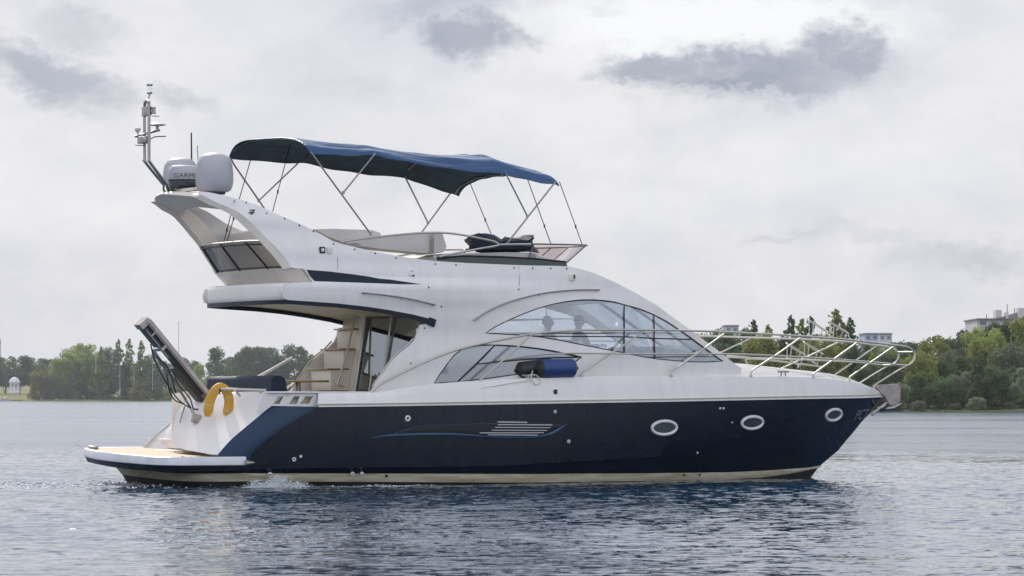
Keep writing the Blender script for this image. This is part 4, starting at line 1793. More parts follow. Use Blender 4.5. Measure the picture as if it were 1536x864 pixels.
A_ = resample(eas, 16)
B_ = resample(ebs, 16)
mid_ = [a.lerp(b, 0.5)+Vector((-0.02, -0.04, 0)) for a, b in zip(A_, B_)]
mid0 = [a.lerp(b, 0.12)+Vector((-0.012, -0.02, 0)) for a, b in zip(A_, B_)]
qf.grid([A_, mid0, mid_, B_])
q = mirror_mb(qf)
part(qf, 'quarter_panel', M['navyq'], smooth=60)
part(q, 'quarter_panel', M['navyq'], smooth=60)

# transom wall
tw = MB()
edge_l = [(256.5, 669), (257.5, 653), (261, 634), (266, 618), (274, 608), (282, 598), (290, 590)]
EBR = resample(smooth_curve(ebp, 30), 14)
ELR = resample(smooth_curve([at(a_, b_, 0.0) for a_, b_ in edge_l], 30), 14)
rows = []
for p, e_ in zip(EBR, ELR):
    rows.append([p.lerp(e_, k/12)+Vector((-0.10*math.sin(math.pi*k/12), 0, 0)) for k in range(13)])
tw.grid(rows)
# return of the wall along the doorway and a coaming top
last = [r[-1] for r in rows]
tw.grid([last, [p+Vector((0.5, 0.02, 0)) for p in last]])
topr = rows[-1]
tw.grid([topr, [p+Vector((0.05, 0, 0.02)) for p in topr], [p+Vector((0.34, 0, 0.02)) for p in topr], [p+Vector((0.36, 0, -0.3)) for p in topr]])
part(tw, 'transom', M['gel'], smooth=60)

# port wing (inside face seen through the doorway) and starboard coaming side
wg = MB()
ebm = [Vector((p.x, -p.y, p.z)) for p in ebp]
inner = [Vector((p.x, 1.80, p.z)) for p in ebm]
far_in = [Vector((4.2, 1.78, p.z)) for p in ebm]
wing_in = [at(258, py, 1.05) for (px, py) in EB]
wing_mid = [a_.lerp(b_, 0.5)+Vector((0.03, 0, 0)) for a_, b_ in zip(inner, wing_in)]
wg.grid([ebm, inner, wing_mid, wing_in, [p+Vector((1.2, 0.0, 0)) for p in wing_in]])
wg.grid([inner, far_in])
wg.grid([[p+Vector((0, 0, 0)) for p in (ebm[-1], inner[-1], far_in[-1])], [p+Vector((0, 0.12, 0.02)) for p in (ebm[-1], inner[-1], far_in[-1])]])
part(wg, 'port_wing', M['gel'], smooth=50)
# inner doorway side panel with steps
m = MB()
P0 = [at(258, 654, 0.75), at(275, 606, 0.75), at(281, 588, 0.75)]
m.grid([[p for p in P0], [p+Vector((0.02, 0, 0)) for p in P0], [Vector((p.x+1.2, p.y, p.z)) for p in P0]])
part(m, 'boarding_gate', M['cream2'], smooth=50)
for i in range(3):
    m = MB()
    m.box((1.75+i*0.30, 0.75 if False else 0.9, 0.62+0.2*i), (0.5, 1.6, 0.18), bev=0.02)
    part(m, 'boarding_step', M['cream2'])

# bulwark at the cockpit with the slatted opening (both sides)
for sgn in (-1, 1):
    m = MB()
    yv = -1.97
    slots = [[(409, 606), (417, 594.5), (426, 594.5), (420, 606)], [(433, 606), (441, 594.5), (450, 594.5), (446, 606)], [(450, 606), (458, 594.5), (470, 594.5), (464, 606)]]
    outl = [(395, 588.3), (410, 588.3), (480, 588.8), (484, 590), (484, 609.6), (478, 610), (407.5, 608.8), (395, 618), (385, 618)]

    def yfc(X, Z):
        return 1.965
    P2 = to_xz(outl, yfc)
    H2 = [to_xz(s_, yfc) for s_ in slots]
    o = part(panel(P2, H2, yfc, sgn, 0.12, thick=0.05), 'cockpit_bulwark', M['gel'], keep=True)
    m = MB()
    pa, pb = at(400, 588, -1.97), at(560, 589, -1.97)
    m.box(((pa.x+pb.x)/2, sgn*1.93, (pa.z+pb.z)/2), (pb.x-pa.x, 0.16, 0.035), bev=0.012)
    part(m, 'coaming_cap', M['gel'])
    m = MB()
    m.box(((pa.x+pb.x)/2, sgn*1.80, (pa.z+ZC)/2), (pb.x-pa.x, 0.03, pa.z-ZC-0.05))
    part(m, 'coaming_lining', M['cream'], smooth=0)

# starboard cabin wing rail + port one
wing_rail = [(560, 580), (571, 564), (584, 545), (597, 530), (611, 519), (621, 508)]
for sgn in (-1, 1):
    m = MB()
    pts = []
    for px, py in wing_rail:
        p = at(px, py, -1.80)
        pts.append(Vector((p.x-0.02, sgn*1.80, p.z)))
    m.tube(smooth_curve(pts, 20), 0.018, 8)
    for j in (1, 4):
        m.tube([pts[j], pts[j]+Vector((0.10, sgn*0.0, -0.02))], 0.012, 6)
    part(m, 'wing_handrail', M['steelw'])
m = MB()
m.tube([at(386, 566, 1.75), at(404, 556, 1.75), at(438, 537, 1.75)], 0.03, 8)
part(m, 'boarding_stay', M['gel'])

# ---- cockpit furniture
m = MB()
sx = at(421, 576, -1.45).x
zt_, zb_ = at(421, 564, -1.45).z, at(421, 592, -1.45).z
sec = [(-0.20, zb_), (-0.19, zt_-0.06), (-0.12, zt_), (0.0, zt_+0.01), (0.12, zt_-0.06), (0.18, zb_)]
rows = []
for k in range(21):
    y = -1.45+3.0*k/20
    sag = 0.004*math.sin(k*1.1)
    rows.append([Vector((sx+dx, y+(0.06 if dx > 0 and k == 0 else 0), z+(sag if z > zb_+0.1 else 0))) for dx, z in sec])
m.grid(rows)
m.add(rows[0], [tuple(range(6))])
m.add(rows[-1], [tuple(reversed(range(6)))])
part(m, 'aft_seat_cover', M['cover'], smooth=50)
m = MB()
m.box((sx+0.3, 0.05, 1.35), (0.6, 2.9, 0.5), bev=0.05)
part(m, 'aft_seat', M['cush'])
tp_ = at(450, 572, 0.1)
m = MB()
m.box((tp_.x, 0.1, tp_.z), (0.72, 1.1, 0.045), bev=0.015)
tb = part(m, 'cockpit_table', M['wood'])
m = MB()
m.lathe([(0.05, 0), (0.05, -0.35), (0.11, -0.6), (0.16, -0.75)], (tp_.x-0.04, 0.1, tp_.z), 14)
part(m, 'table_leg', M['steel'], parent=tb)

# ---- swim platform
pf_top = [(372, 686), (355, 685.5), (300, 684.5), (249, 682.5)]
XP0 = XS-0.02
zpl = at(360, 685.5, -1.95).z


def plat_loop(z, inset, n=48):
    """starboard front -> aft -> port front"""
    pts = []
    Wd = 2.02-inset
    xa = 0.05+inset
    cr = 0.75
    pts.append((XP0-inset*0.3, -Wd))
    pts.append((1.4, -Wd))
    for k in range(11):
        a = k/10*math.pi/2
        pts.append((xa+0.16+cr-cr*math.sin(a), -Wd+cr-cr*math.cos(a)))
    for k in range(1, 9):
        y = (-Wd+cr)*(1-k/8)
        pts.append((xa+0.16-0.16*(1-(y/(Wd-cr))**2), y))
    full = pts+[(x, -y) for x, y in reversed(pts[:-1])]
    return [Vector((x, y, z+0.034*(y+2.0))) for x, y in full]


m = MB()
th = (697-685)/79.0
prof = [(0.12, zpl+0.0), (0.015, zpl+0.008), (0.0, zpl-0.008), (0.0, zpl-th+0.012), (0.015, zpl-th)]
m.grid([plat_loop(z, i) for i, z in prof])
pl_ = part(m, 'platform_rim', mat('platform_white', (0.74, 0.75, 0.78), 0.4, 0, ((0.55, 0.55, 0.56), 2.5, (1, 1, 1), 0.6)), smooth=50)
lp = plat_loop(zpl-0.004, 0.11)
m = MB()
m.add(lp, [tuple(range(len(lp)))])
part(m, 'platform_deck', M['teak'], smooth=0)
m = MB()
m.grid([plat_loop(zpl-th-0.003, 0.02), plat_loop(zpl-th-0.09, 0.05), plat_loop(zpl-th-0.13, 0.25)])
lp = plat_loop(zpl-th-0.13, 0.25)
m.add(lp, [tuple(range(len(lp)))])
part(m, 'platform_underside', M['navytrim'], smooth=50)
m = MB()
m.lathe([(0.001, 0.16), (0.03, 0.11), (0.045, 0.0), (0.045, -0.05)], at(371, 694, -2.03), 10, M=Matrix.Rotation(R(90), 3, 'Y'))
part(m, 'rim_end_cap', M['steel'])
m = MB()
m.tube([at(134, 671, 1.6), at(140, 672, 1.25)], 0.04, 8)
m.box(at(141, 671.5, 1.25), (0.12, 0.18, 0.06), bev=0.015)
part(m, 'platform_lamp', M['steel'])
m = MB()
m.tube([at(272, 685, -1.9), at(284, 687.5, -1.98)], 0.012, 6)
part(m, 'platform_cleat', M['rubber'])

# ---- hull fittings
def ring_on(px, py, a, b, rr, mt, tiltpx=0.0, depth=0.0):
    loc, nr = hit(px, py, hull_bvh)
    t1 = Vector((0, 0, 1)).cross(nr).normalized()
    if t1.x < 0:
        t1 = -t1
    t2 = nr.cross(t1).normalized()
    if t2.z < 0:
        t2 = -t2
    return loc, nr, t1, t2


for (px, py, a, b) in ((996, 641.5, 21, 11), (1128, 633.8, 18.5, 10.2), (1250, 622, 14, 9.6)):
    loc, nr, t1, t2 = ring_on(px, py, a, b, 1, None)
    d = (loc-CPOS).length/FPX
    fw_ = abs(t1.dot(VR))
    A1 = a*d/max(0.3, fw_)*0.90
    A2 = b*d*0.93
    m = MB()
    pts = [loc+nr*0.012+t1*(A1*math.cos(k*2*math.pi/32))+t2*(A2*math.sin(k*2*math.pi/32)) for k in range(32)]
    m.tube(pts, 0.030, 8, closed=True)
    po = part(m, 'porthole', M['gel'])
    m = MB()
    pts2 = [loc+nr*0.008+t1*(A1*0.97*math.cos(k*2*math.pi/32))+t2*(A2*0.97*math.sin(k*2*math.pi/32)) for k in range(32)]
    m.add(pts2, [tuple(range(32))])
    part(m, 'pane', mat('porthole_glass', (0.03, 0.045, 0.05), 0.08, coat=1.0), parent=po, smooth=0)
# round outlets
for (px, py, r_, col) in ((611.5, 627.5, 4.6, 'gel'), (832.5, 617.5, 2.6, 'gel'), (853, 662, 2.8, 'gel'), (529, 711, 3.0, 'gel'), (543, 711, 3.0, 'gel'), (580, 714, 2, 'rubber'), (405, 712, 3.6, 'gel'), (1080, 612.5, 1.8, 'gel'), (1085, 612.5, 1.8, 'gel'), (1098, 633.5, 1.2, 'gel'), (441, 689, 3.2, 'gel'), (451, 684.5, 2.2, 'gel'), (1026.5, 712.5, 1.3, 'rubber'), (1050, 712.5, 1.3, 'rubber'), (1046, 679, 1.5, 'gel')):
    loc, nr = hit(px, min(py, 707), hull_bvh)
    if loc is None:
        continue
    if py > 707:
        q_ = at(px, py, loc.y)
        loc = Vector((q_.x, loc.y-0.0, q_.z))
    d = (loc-CPOS).length/FPX
    rad = r_*d
    m = MB()
    Mq = nr.to_track_quat('Z', 'Y').to_matrix()
    if r_ > 2.5:
        m.lathe([(rad, -0.02), (rad, 0.012), (rad*0.7, 0.022), (rad*0.45, 0.012), (rad*0.42, 0.0)], loc, 18, M=Mq)
        oo = part(m, 'hull_outlet', M[col])
        m = MB()
        m.lathe([(rad*0.45, 0.006), (0.0001, 0.006)], loc, 14, M=Mq)
        part(m, 'outlet_hole', M['rubber'], parent=oo)
    else:
        m.lathe([(rad, -0.02), (rad, 0.012), (rad*0.6, 0.022), (0.0001, 0.024)], loc, 12, M=Mq)
        part(m, 'hull_fitting', M[col])


def on_hull(px, py, off=0.006):
    loc, nr = hit(px, py, hull_bvh)
    return loc+nr*off if loc is not None else None


def hull_strip(top, bot, name, mt, off=0.008, n=30, par=None):
    """a raised strip laid on the topsides between two traced lines"""
    rows = []
    T = smooth_curve([Vector((a, b, 0)) for a, b in top], n)
    Bt = smooth_curve([Vector((a, b, 0)) for a, b in bot], n)
    T = resample(T, n)
    Bt = resample(Bt, n)
    r0, r1, rc = [], [], []
    for a, b in zip(T, Bt):
        pa, pb = on_hull(a.x, a.y, 0.0), on_hull(b.x, b.y, 0.0)
        pc = on_hull((a.x+b.x)/2, (a.y+b.y)/2, off)
        if pa is None or pb is None or pc is None:
            continue
        r0.append(pa)
        rc.append(pc)
        r1.append(pb)
    m = MB()
    m.grid([r0, rc, r1])
    return part(m, name, mt, parent=par, smooth=70)


# air intake: raised strips; recess shade, lit lip and brow painted in; white louvres
rec = hull_strip([(590, 650), (620, 641.5), (660, 637.5), (720, 635), (780, 633.5), (820, 634), (845, 637.5)], [(600, 651), (640, 649.5), (680, 650), (720, 652), (770, 653.5), (805, 652), (835, 643)], 'air_intake', mat('intake_shade', (0.004, 0.006, 0.012), 0.5), 0.010)
hull_strip([(557, 657), (575, 652.5), (620, 649.5), (680, 649.5), (720, 652.5), (770, 654.5), (805, 653.5), (825, 649), (838, 642), (849, 636)], [(556, 658), (580, 656.5), (620, 655), (680, 654.5), (720, 656.5), (770, 658.5), (808, 657.5), (830, 652), (841, 645), (849, 636.6)], 'intake_lip', M['graphic'], 0.035)
hull_strip([(590, 650.2), (620, 641), (660, 637.5), (720, 635.5), (745, 635)], [(590, 650.8), (620, 642.2), (660, 638.6), (720, 636.8), (745, 636.2)], 'intake_brow', M['graphic'], 0.014)
for (x0, x1, y0, y1) in ((746, 790, 633.0, 633.7), (746, 828, 637.0, 637.6), (742, 825, 641.0, 641.6), (737, 820, 645.3, 645.6), (719, 815, 649.5, 649.2), (731, 806, 652.4, 652.8)):
    hull_strip([(x0, y0-0.9), ((x0+x1)/2, (y0+y1)/2-0.9), (x1, y1-0.9)], [(x0, y0+0.9), ((x0+x1)/2, (y0+y1)/2+0.9), (x1, y1+0.9)], 'louvre', M['writing'], 0.035, 12)
# streaks on the stripe and bow sheen are left to the reflections of real water


def text_mesh(txt, size):
    cu = bpy.data.curves.new('t', 'FONT')
    cu.body = txt
    cu.size = size
    cu.resolution_u = 3
    o = bpy.data.objects.new('t', cu)
    COL.objects.link(o)
    dg = bpy.context.evaluated_depsgraph_get()
    me = bpy.data.meshes.new_from_object(o.evaluated_get(dg))
    vs_ = [v.co.copy() for v in me.vertices]
    fs_ = [tuple(p.vertices) for p in me.polygons]
    bpy.data.objects.remove(o)
    return vs_, fs_


# registration letters near the stem, following the hull
vs_, fs_ = text_mesh('PCT', 1.0)
M['faded'] = mat('faded_lettering', (0.22, 0.24, 0.28), 0.5)
wmax = max(v.x for v in vs_)
hmax = max(v.y for v in vs_)
vv = []
ok = True
for v in vs_:
    u, w = v.x/wmax, v.y/hmax
    px = 1284+18*u + (1-w)*-7+3
    py = 616+ -2*u + (1-w)*15-1
    p = on_hull(px, py, 0.006)
    if p is None:
        p = vv[-1] if vv else Vector((15, -1, 1))
    vv.append(p)
m = MB()
m.add(vv, fs_)
part(m, 'registration_letters', M['faded'], smooth=0)

# small fittings on the flybridge side


def on_side(px, py, off=0.0):
    loc, nr = hit(px, py, ssb)
    if loc is None:
        return None, None
    return loc+nr*off, nr


for px, py in ((369, 304), (388+12, 312+8), (427, 328), (449, 338), (470, 347), (500, 366), (532, 374), (563, 380), (594, 387), (653, 396), (684, 397.5), (771, 402), (799, 402.5), (826, 402.5), (850, 403), (643, 431), (778, 434), (662, 460), (637, 492), (616, 545)):
    loc, nr = on_side(px, py, 0.002)
    if loc is None:
        continue
    m = MB()
    m.lathe([(0.016, -0.01), (0.016, 0.006), (0.008, 0.013), (0.0001, 0.014)], loc, 8, M=nr.to_track_quat('Z', 'Y').to_matrix())
    part(m, 'cover_stud', M['rubber'])
for (px, py, w, h, mt, nm) in ((483, 375.5, 9, 10, 'rubber', 'socket_cover'), (493.5, 376, 8, 11, 'cream2', 'fuel_cap'), (857, 416, 9.5, 11, 'cream2', 'side_light'), (833, 587.5, 6, 7, 'rubber', 'nameplate')):
    if py > 560:
        loc = at(px, py, -2.11)
        nr = Vector((0, -1, 0))
    else:
        loc, nr = on_side(px, py, 0.012)
    d = 70/FPX
    m = MB()
    m.box(loc, (w*d, 0.05, h*d), bev=0.02)
    oo = part(m, nm, M[mt])
    if nm == 'side_light':
        m = MB()
        m.box(loc+Vector((0.045, -0.02, 0.01)), (0.03, 0.04, 0.08), bev=0.008)
        part(m, 'lens', M['rubber'], parent=oo)
    if nm == 'socket_cover':
        m = MB()
        m.box(loc+Vector((0, -0.02, 0)), (w*d*0.5, 0.03, h*d*0.5), bev=0.008)
        part(m, 'lid', M['gel'], parent=oo)
m = MB()
for seam in ([(506, 367), (506.5, 386), (507, 404)], [(778, 399), (779, 415), (779, 430)]):
    P = []
    for px, py in seam:
        l_, n_ = on_side(px, py, 0.0)
        if l_ is not None:
            P.append(l_)
    m = MB()
    m.tube(P, 0.004, 5)
    part(m, 'moulding_seam', mat('seam_grey', (0.25, 0.25, 0.26), 0.8))
# maker's mark on the arch (generic squiggle)
loc, nr = on_side(378, 320, 0.01)
m = MB()
for a, b in (((-0.05, 0.05), (0.05, 0.06)), ((0.05, 0.06), (-0.04, -0.05)), ((-0.04, -0.05), (0.06, -0.06)), ((-0.07, 0.0), (0.0, 0.02)), ((0.0, 0.02), (0.03, 0.0))):
    m.tube([loc+Vector((a[0], -0.004, a[1])), loc+Vector((b[0], -0.004, b[1]))], 0.011, 5)
part(m, 'arch_emblem', M['writing_dark'])
# cup shaped vents
for px, py in ((617, 409),):
    loc, nr = on_side(px, py, 0.004)
    m = MB()
    m.lathe([(0.07, -0.01), (0.07, 0.01), (0.045, 0.02), (0.03, 0.0)], loc, 14, M=nr.to_track_quat('Z', 'Y').to_matrix())
    part(m, 'deck_filler', M['gel'])
    m = MB()
    m.tube([loc+Vector((0.0, -0.03, -0.05)), loc+Vector((0.05, -0.03, -0.06))], 0.012, 5)
    part(m, 'filler_hook', M['rubber'])
# grab rails on the superstructure side
for pts, nm in (([(708.5, 481), (734.6, 464.6), (766, 452), (807.5, 441.7), (849, 436.5), (880, 435.2), (898, 435.4)], 'grab_rail'), ([(541, 439), (586, 444), (617, 449), (651.5, 457)], 'grab_rail')):
    for sgn in (-1, 1):
        P = []
        for px, py in pts:
            l_, n_ = on_side(px, py, 0.05)
            if l_ is None:
                continue
            P.append(Vector((l_.x, sgn*abs(l_.y), l_.z)))
        P = smooth_curve(P, 30)
        m = MB()
        m.tube(P, 0.015, 7)
        for j in (1, len(P)//2, len(P)-2):
            m.tube([P[j], P[j]+Vector((0, -sgn*0.05, -0.02))], 0.012, 5)
        part(m, nm, M['steel'])

# ---- guard rails
def rail_y(X, inset=0.10):
    return max(0.0, hull_half(min(X, XBOW))-inset)


def rail_pt(px, py, ylim=None, inset=0.12):
    y = 1.9
    for _ in range(12):
        p = at(px, py, -y)
        y = 0.5*y+0.5*max(rail_y(p.x, inset), 0.34 if ylim is None else ylim)
    return at(px, py, -y)


top_rail = [(558, 589), (563, 583), (577, 573), (608, 557), (650, 538), (692, 523), (745, 511), (799, 501), (835, 497.5), (870, 495.5), (940, 494.8), (1035, 496), (1100, 498.5), (1200, 504), (1250, 507.5), (1290, 511.5), (1330, 516), (1350, 518.5)]
mid_rail = [(755, 540), (780, 535.5), (807, 532), (840, 530.3), (870, 530), (940, 530.6), (1090, 531), (1150, 533), (1230, 537), (1290, 541.5), (1330, 545), (1352, 547.5)]
TR = [rail_pt(*p) for p in top_rail]
MR = [rail_pt(*p) for p in mid_rail]
# the pulpit nose: top rail bends down into the mid rail at the front
nose = [at(1364, 521.5, -0.33), at(1371, 528, -0.30), at(1372, 536, -0.30), at(1368, 543.5, -0.31), at(1361, 548, -0.33)]
for sgn in (-1, 1):
    def S(P):
        return [Vector((p.x, -sgn*p.y if sgn > 0 else p.y, p.z)) for p in P]

    def flip(P):
        return P if sgn < 0 else [Vector((p.x, -p.y, p.z)) for p in P]
    m = MB()
    m.tube(smooth_curve(flip(TR+nose+[MR[-1]]), 110), 0.021, 8)
    part(m, 'guard_rail', M['steelw'])
    m = MB()
    m.tube(smooth_curve(flip(MR), 60), 0.017, 8)
    part(m, 'mid_rail', M['steelw'])
    st = [[(709, 584), (711, 578), (724, 567), (799, 501)], [(872, 563), (874, 559), (879, 555), (914, 532), (966, 497)], [(1006, 563.5), (1007, 559), (1012, 554), (1045, 531), (1088, 499)],
          [(1125.6, 563.5), (1127, 558), (1132, 553), (1162, 534), (1203, 505)], [(1218.5, 566), (1220, 561), (1225, 557.5), (1289.6, 511)], [(1273, 571), (1275, 566), (1281, 561), (1343, 518)], [(1310, 583), (1312, 578), (1321, 572), (1340, 560), (1361, 548)]]
    for s_ in st:
        m = MB()
        P = [rail_pt(px, py) for px, py in s_]
        m.tube(smooth_curve(flip(P), 16), 0.018, 8)
        m.lathe([(0.045, -0.01), (0.045, 0.01), (0.02, 0.015)], flip([P[0]])[0], 10)
        part(m, 'stanchion', M['steelw'])
m = MB()
fn = nose[1]
m.tube([Vector((nose[1].x, -0.30, nose[1].z)), Vector((nose[1].x+0.08, 0, nose[1].z)), Vector((nose[1].x, 0.30, nose[1].z))], 0.02, 8)
m.tube([Vector((MR[-1].x, -0.33, MR[-1].z)), Vector((MR[-1].x+0.1, 0, MR[-1].z)), Vector((MR[-1].x, 0.33, MR[-1].z))], 0.017, 8)
part(m, 'pulpit_crossbar', M['steelw'])
# coachroof rails
for Y, pp in ((0.35, [(1090, 537), (1100, 534), (1194, 545), (1197, 548), (1197, 552)]), (-0.35, [(1120, 546), (1128, 538), (1225, 549), (1229, 552), (1229, 557)])):
    m = MB()
    m.tube(smooth_curve([at(px, py, Y) for px, py in pp], 20), 0.018, 7)
    part(m, 'coachroof_rail', M['steelw'])
# fender baskets on the port rail
for (cx, cy, lb) in ((1198, 541, 'a'), (1224, 539, 'b'), (1231, 506, 'c'), (1262, 508, 'd')):
    for kk in range(1):
        m = MB()
        Y = 1.35 if cy > 530 else 1.15
        c = at(cx-4, cy-17, Y)
        d = 73/FPX
        for dz in (0, -0.26):
            ring = []
            for a in range(20):
                an = a*2*math.pi/20
                f_ = 1.0 if dz == 0 else 0.7
                lx, ly = 0.22*f_*math.cos(an), 0.17*f_*math.sin(an)
                ring.append(c+Vector((lx+dz*0.25, ly, -lx*0.5+dz+ly*0.45)))
            m.tube(ring, 0.012, 6, closed=True)
        for a in (0, 5, 10, 15):
            an = a*2*math.pi/20
            lx, ly = 0.22*math.cos(an), 0.17*math.sin(an)
            q0 = c+Vector((lx, ly, -lx*0.5+ly*0.45))
            q1 = c+Vector((lx*0.7-0.065, ly*0.7, -lx*0.35-0.26+ly*0.3))
            m.tube([q0, q1], 0.010, 5)
        part(m, 'fender_basket', M['steelw'])
# anchor and roller
an = MB()
c = at(1331, 592, 0.0)
P = [(1312, 578), (1349, 576), (1351, 579), (1350.5, 600), (1347, 606), (1340, 609), (1334, 606), (1330, 598)]
pts = [at(px, py, -0.05) for px, py in P]
b_ = [p+Vector((0, 0.12, 0)) for p in pts]
an.add(pts+b_, [tuple(range(8)), tuple(reversed(range(8, 16)))]+[(i, (i+1) % 8, 8+(i+1) % 8, 8+i) for i in range(8)])
ao = part(an, 'anchor_roller', mat('galvanised', (0.42, 0.38, 0.35), 0.45, 0.6, ((0.25, 0.22, 0.2), 9, (1, 1, 1), 0.9)), smooth=0)
an = MB()
an.tube([at(1352, 606, -0.16), at(1340, 612, -0.1), at(1326, 614, 0), at(1316, 612, 0.1)], [0.03, 0.05, 0.05, 0.02], 8)
an.tube([at(1349, 578, 0), at(1330, 604, 0), at(1308, 622, 0)], 0.03, 8)
an.tube([at(1334, 606, -0.25), at(1322, 615, 0), at(1334, 606, 0.25)], [0.015, 0.05, 0.015], 8)
part(an, 'anchor', M['steel'])
# mooring cleats on deck
for (px, py, Y) in ((1175, 562, -1.25), (792, 568, -1.98), (1180, 560, 1.2)):
    m = MB()
    p = at(px, py, Y)
    m.tube([p+Vector((-0.13, 0, 0.06)), p+Vector((0.13, 0, 0.06))], 0.018, 7)
    for dx in (-0.05, 0.05):
        m.tube([p+Vector((dx, 0, 0.06)), p+Vector((dx, 0, -0.03))], 0.016, 6)
    part(m, 'mooring_cleat', M['steel'])

# ---- flybridge rails, screen, cushions
fr = MB()
rail1 = [(511, 363), (565, 355.6), (631.6, 349.5), (680, 350.5), (732, 360), (744, 363.5), (748, 367), (740, 369.5), (711, 374.5), (659, 385)]
fr.tube(smooth_curve([at(px, py, -1.55) for px, py in rail1], 50), 0.020, 8)
fr.tube([at(652.5, 350, -1.55), at(652, 388, -1.55)], 0.018, 8)
fr.tube(smooth_curve([at(748, 367, -1.55), at(770, 366.5, -1.5), at(796, 366.5, -1.42)], 10), 0.02, 8)
part(fr, 'flybridge_rail', M['steelw'])
fr2 = mirror_mb(fr)
part(fr2, 'flybridge_rail', M['steelw'])


def soft_block(name, pxs, Y0, Y1, mt, r=0.06, par=None):
    """cushion: traced side outline, real width, rounded edges"""
    P = [at(px, py, Y0) for px, py in pxs]
    cx = sum(p.x for p in P)/len(P)
    cz = sum(p.z for p in P)/len(P)
    n = len(P)

    def ring(y, f):
        return [Vector((cx+(p.x-cx)*f, y, cz+(p.z-cz)*f)) for p in P]
    s = 1 if Y1 > Y0 else -1
    ys = [(Y0, 0.90), (Y0+s*r*0.4, 0.97), (Y0+s*r, 1.0), (Y1-s*r, 1.0), (Y1-s*r*0.4, 0.97), (Y1, 0.90)]
    m = MB()
    rings = [ring(y, f) for y, f in ys]
    m.grid(rings, closed_u=True)
    m.add(rings[0], [tuple(range(n))])
    m.add(rings[-1], [tuple(reversed(range(n)))])
    return part(m, name, mt, parent=par, smooth=45)


soft_block('sunpad_cushion', [(468, 344), (500, 343), (560, 345), (572, 349), (575, 358), (570, 372), (530, 370), (490, 356)], -1.0, 1.2, M['cush'])
soft_block('seat_cushion', [(536, 364), (545, 358), (640, 348.5), (646, 351), (647, 378), (643, 381), (600, 377), (560, 373), (540, 370)], -1.42, -0.9, M['cush'])
soft_block('helm_backrest', [(652, 349), (658, 347), (664, 349), (671, 371), (666, 378), (652, 381)], -1.3, -0.5, M['cush'])
soft_block('helm_base', [(655, 385), (672, 380), (700, 380), (760, 378), (800, 379), (845, 392), (848, 398), (760, 396), (655, 393)], -1.40, 1.3, M['gel_top'])
soft_block('rear_locker', [(372, 350), (374, 346), (398, 346), (402, 350), (405, 366), (372, 366)], 0.3, 1.2, M['cush'])
# console glare cover of green smoked acrylic along the coaming
g = MB()
pt_ = [(655, 387), (700, 384), (753, 385.5), (800, 388), (849, 393)]
pb_ = [(655, 392), (700, 394.5), (760, 397), (800, 398), (851, 399)]
g.grid([[at(a, b, -1.50) for a, b in pt_], [at(a, b, -1.55) for a, b in pb_]])
part(g, 'coaming_screen', mat('screen_green', (0.045, 0.06, 0.055), 0.25))
m = MB()
m.tube([at(a, b-0.5, -1.51) for a, b in pt_], 0.015, 6)
part(m, 'coaming_screen_rail', M['rubber'])
# wind deflector: a swept screen leaning forward, starboard - bow - port


def deflector(z_py, xpx, wd, n=20):
    pass


topc = []
botc = []
xa_t, xa_b = at(800, 366, -1.40), at(790, 388, -1.40)
xf_t, xf_b = at(889, 368, -0.55), at(852, 398, -0.55)
for k in range(25):
    a = -1+2*k/24
    f = (1-abs(a)**2.6)
    topc.append(Vector((xa_t.x+(xf_t.x-xa_t.x)*f**0.8, 1.42*a, xa_t.z+(xf_t.z-xa_t.z)*f)))
    botc.append(Vector((xa_b.x+(xf_b.x-xa_b.x)*f**0.8, 1.46*a, xa_b.z+(xf_b.z-xa_b.z-0.02)*f)))
m = MB()
m.grid([botc, topc])
wd_ = part(m, 'wind_deflector', M['acryl2'], smooth=60)
m = MB()
m.tube(topc, 0.016, 7)
m.tube([p+Vector((0, 0, 0.01)) for p in botc], 0.02, 7)
for k in (0, 6, 9, 15, 18, 24):
    m.tube([botc[k], topc[k]], 0.012, 6)
part(m, 'deflector_frame', mat('frame_brown', (0.16, 0.10, 0.09), 0.35), parent=wd_)

# ---- bimini
H = {  # hoops: starboard end, port end (traced), crown rise
    1: ((466, 226), (345, 233), 0.30), 2: ((563, 229), (455, 240), 0.20), 3: ((758, 257), (606, 262), 0.36), 4: ((833, 272), (683, 287), 0.28)}
HY = 1.38
hoops = {}
for k, (s_, p_, cr) in H.items():
    a = at(s_[0], s_[1], -HY)
    b = at(p_[0], p_[1], HY)
    pts = []
    for j in range(25):
        t = j/24
        q_ = a.lerp(b, t)
        q_.z += cr*(1-(2*t-1)**4)**0.8
        pts.append(q_)
    hoops[k] = pts
stations = []
rnd = random.Random(3)


def sag_between(h1, h2, n, sag):
    out = []
    for i in range(n):
        t = i/n
        out.append([p.lerp(q, t)-Vector((0, 0, sag*4*t*(1-t)*(0.5+0.5*math.sin(math.pi*j/24)))) for j, (p, q) in enumerate(zip(h1, h2))])
    return out


aft_lip = [p+Vector((-0.02-0.14*math.sin(math.pi*j/24), 0, -0.015-0.02*math.sin(math.pi*j/24))) for j, p in enumerate(hoops[1])]
mid34 = [p.lerp(q, 0.5)+Vector((0, 0, 0.0)) for p, q in zip(hoops[2], hoops[3])]
stations = [aft_lip]+sag_between(hoops[1], hoops[2], 10, 0.05)+sag_between(hoops[2], hoops[3], 18, 0.11)+sag_between(hoops[3], hoops[4], 9, 0.05)+[hoops[4]]
fl_ = [p+Vector((0.09, 0, -0.06)) for p in hoops[4]]
stations.append(fl_)
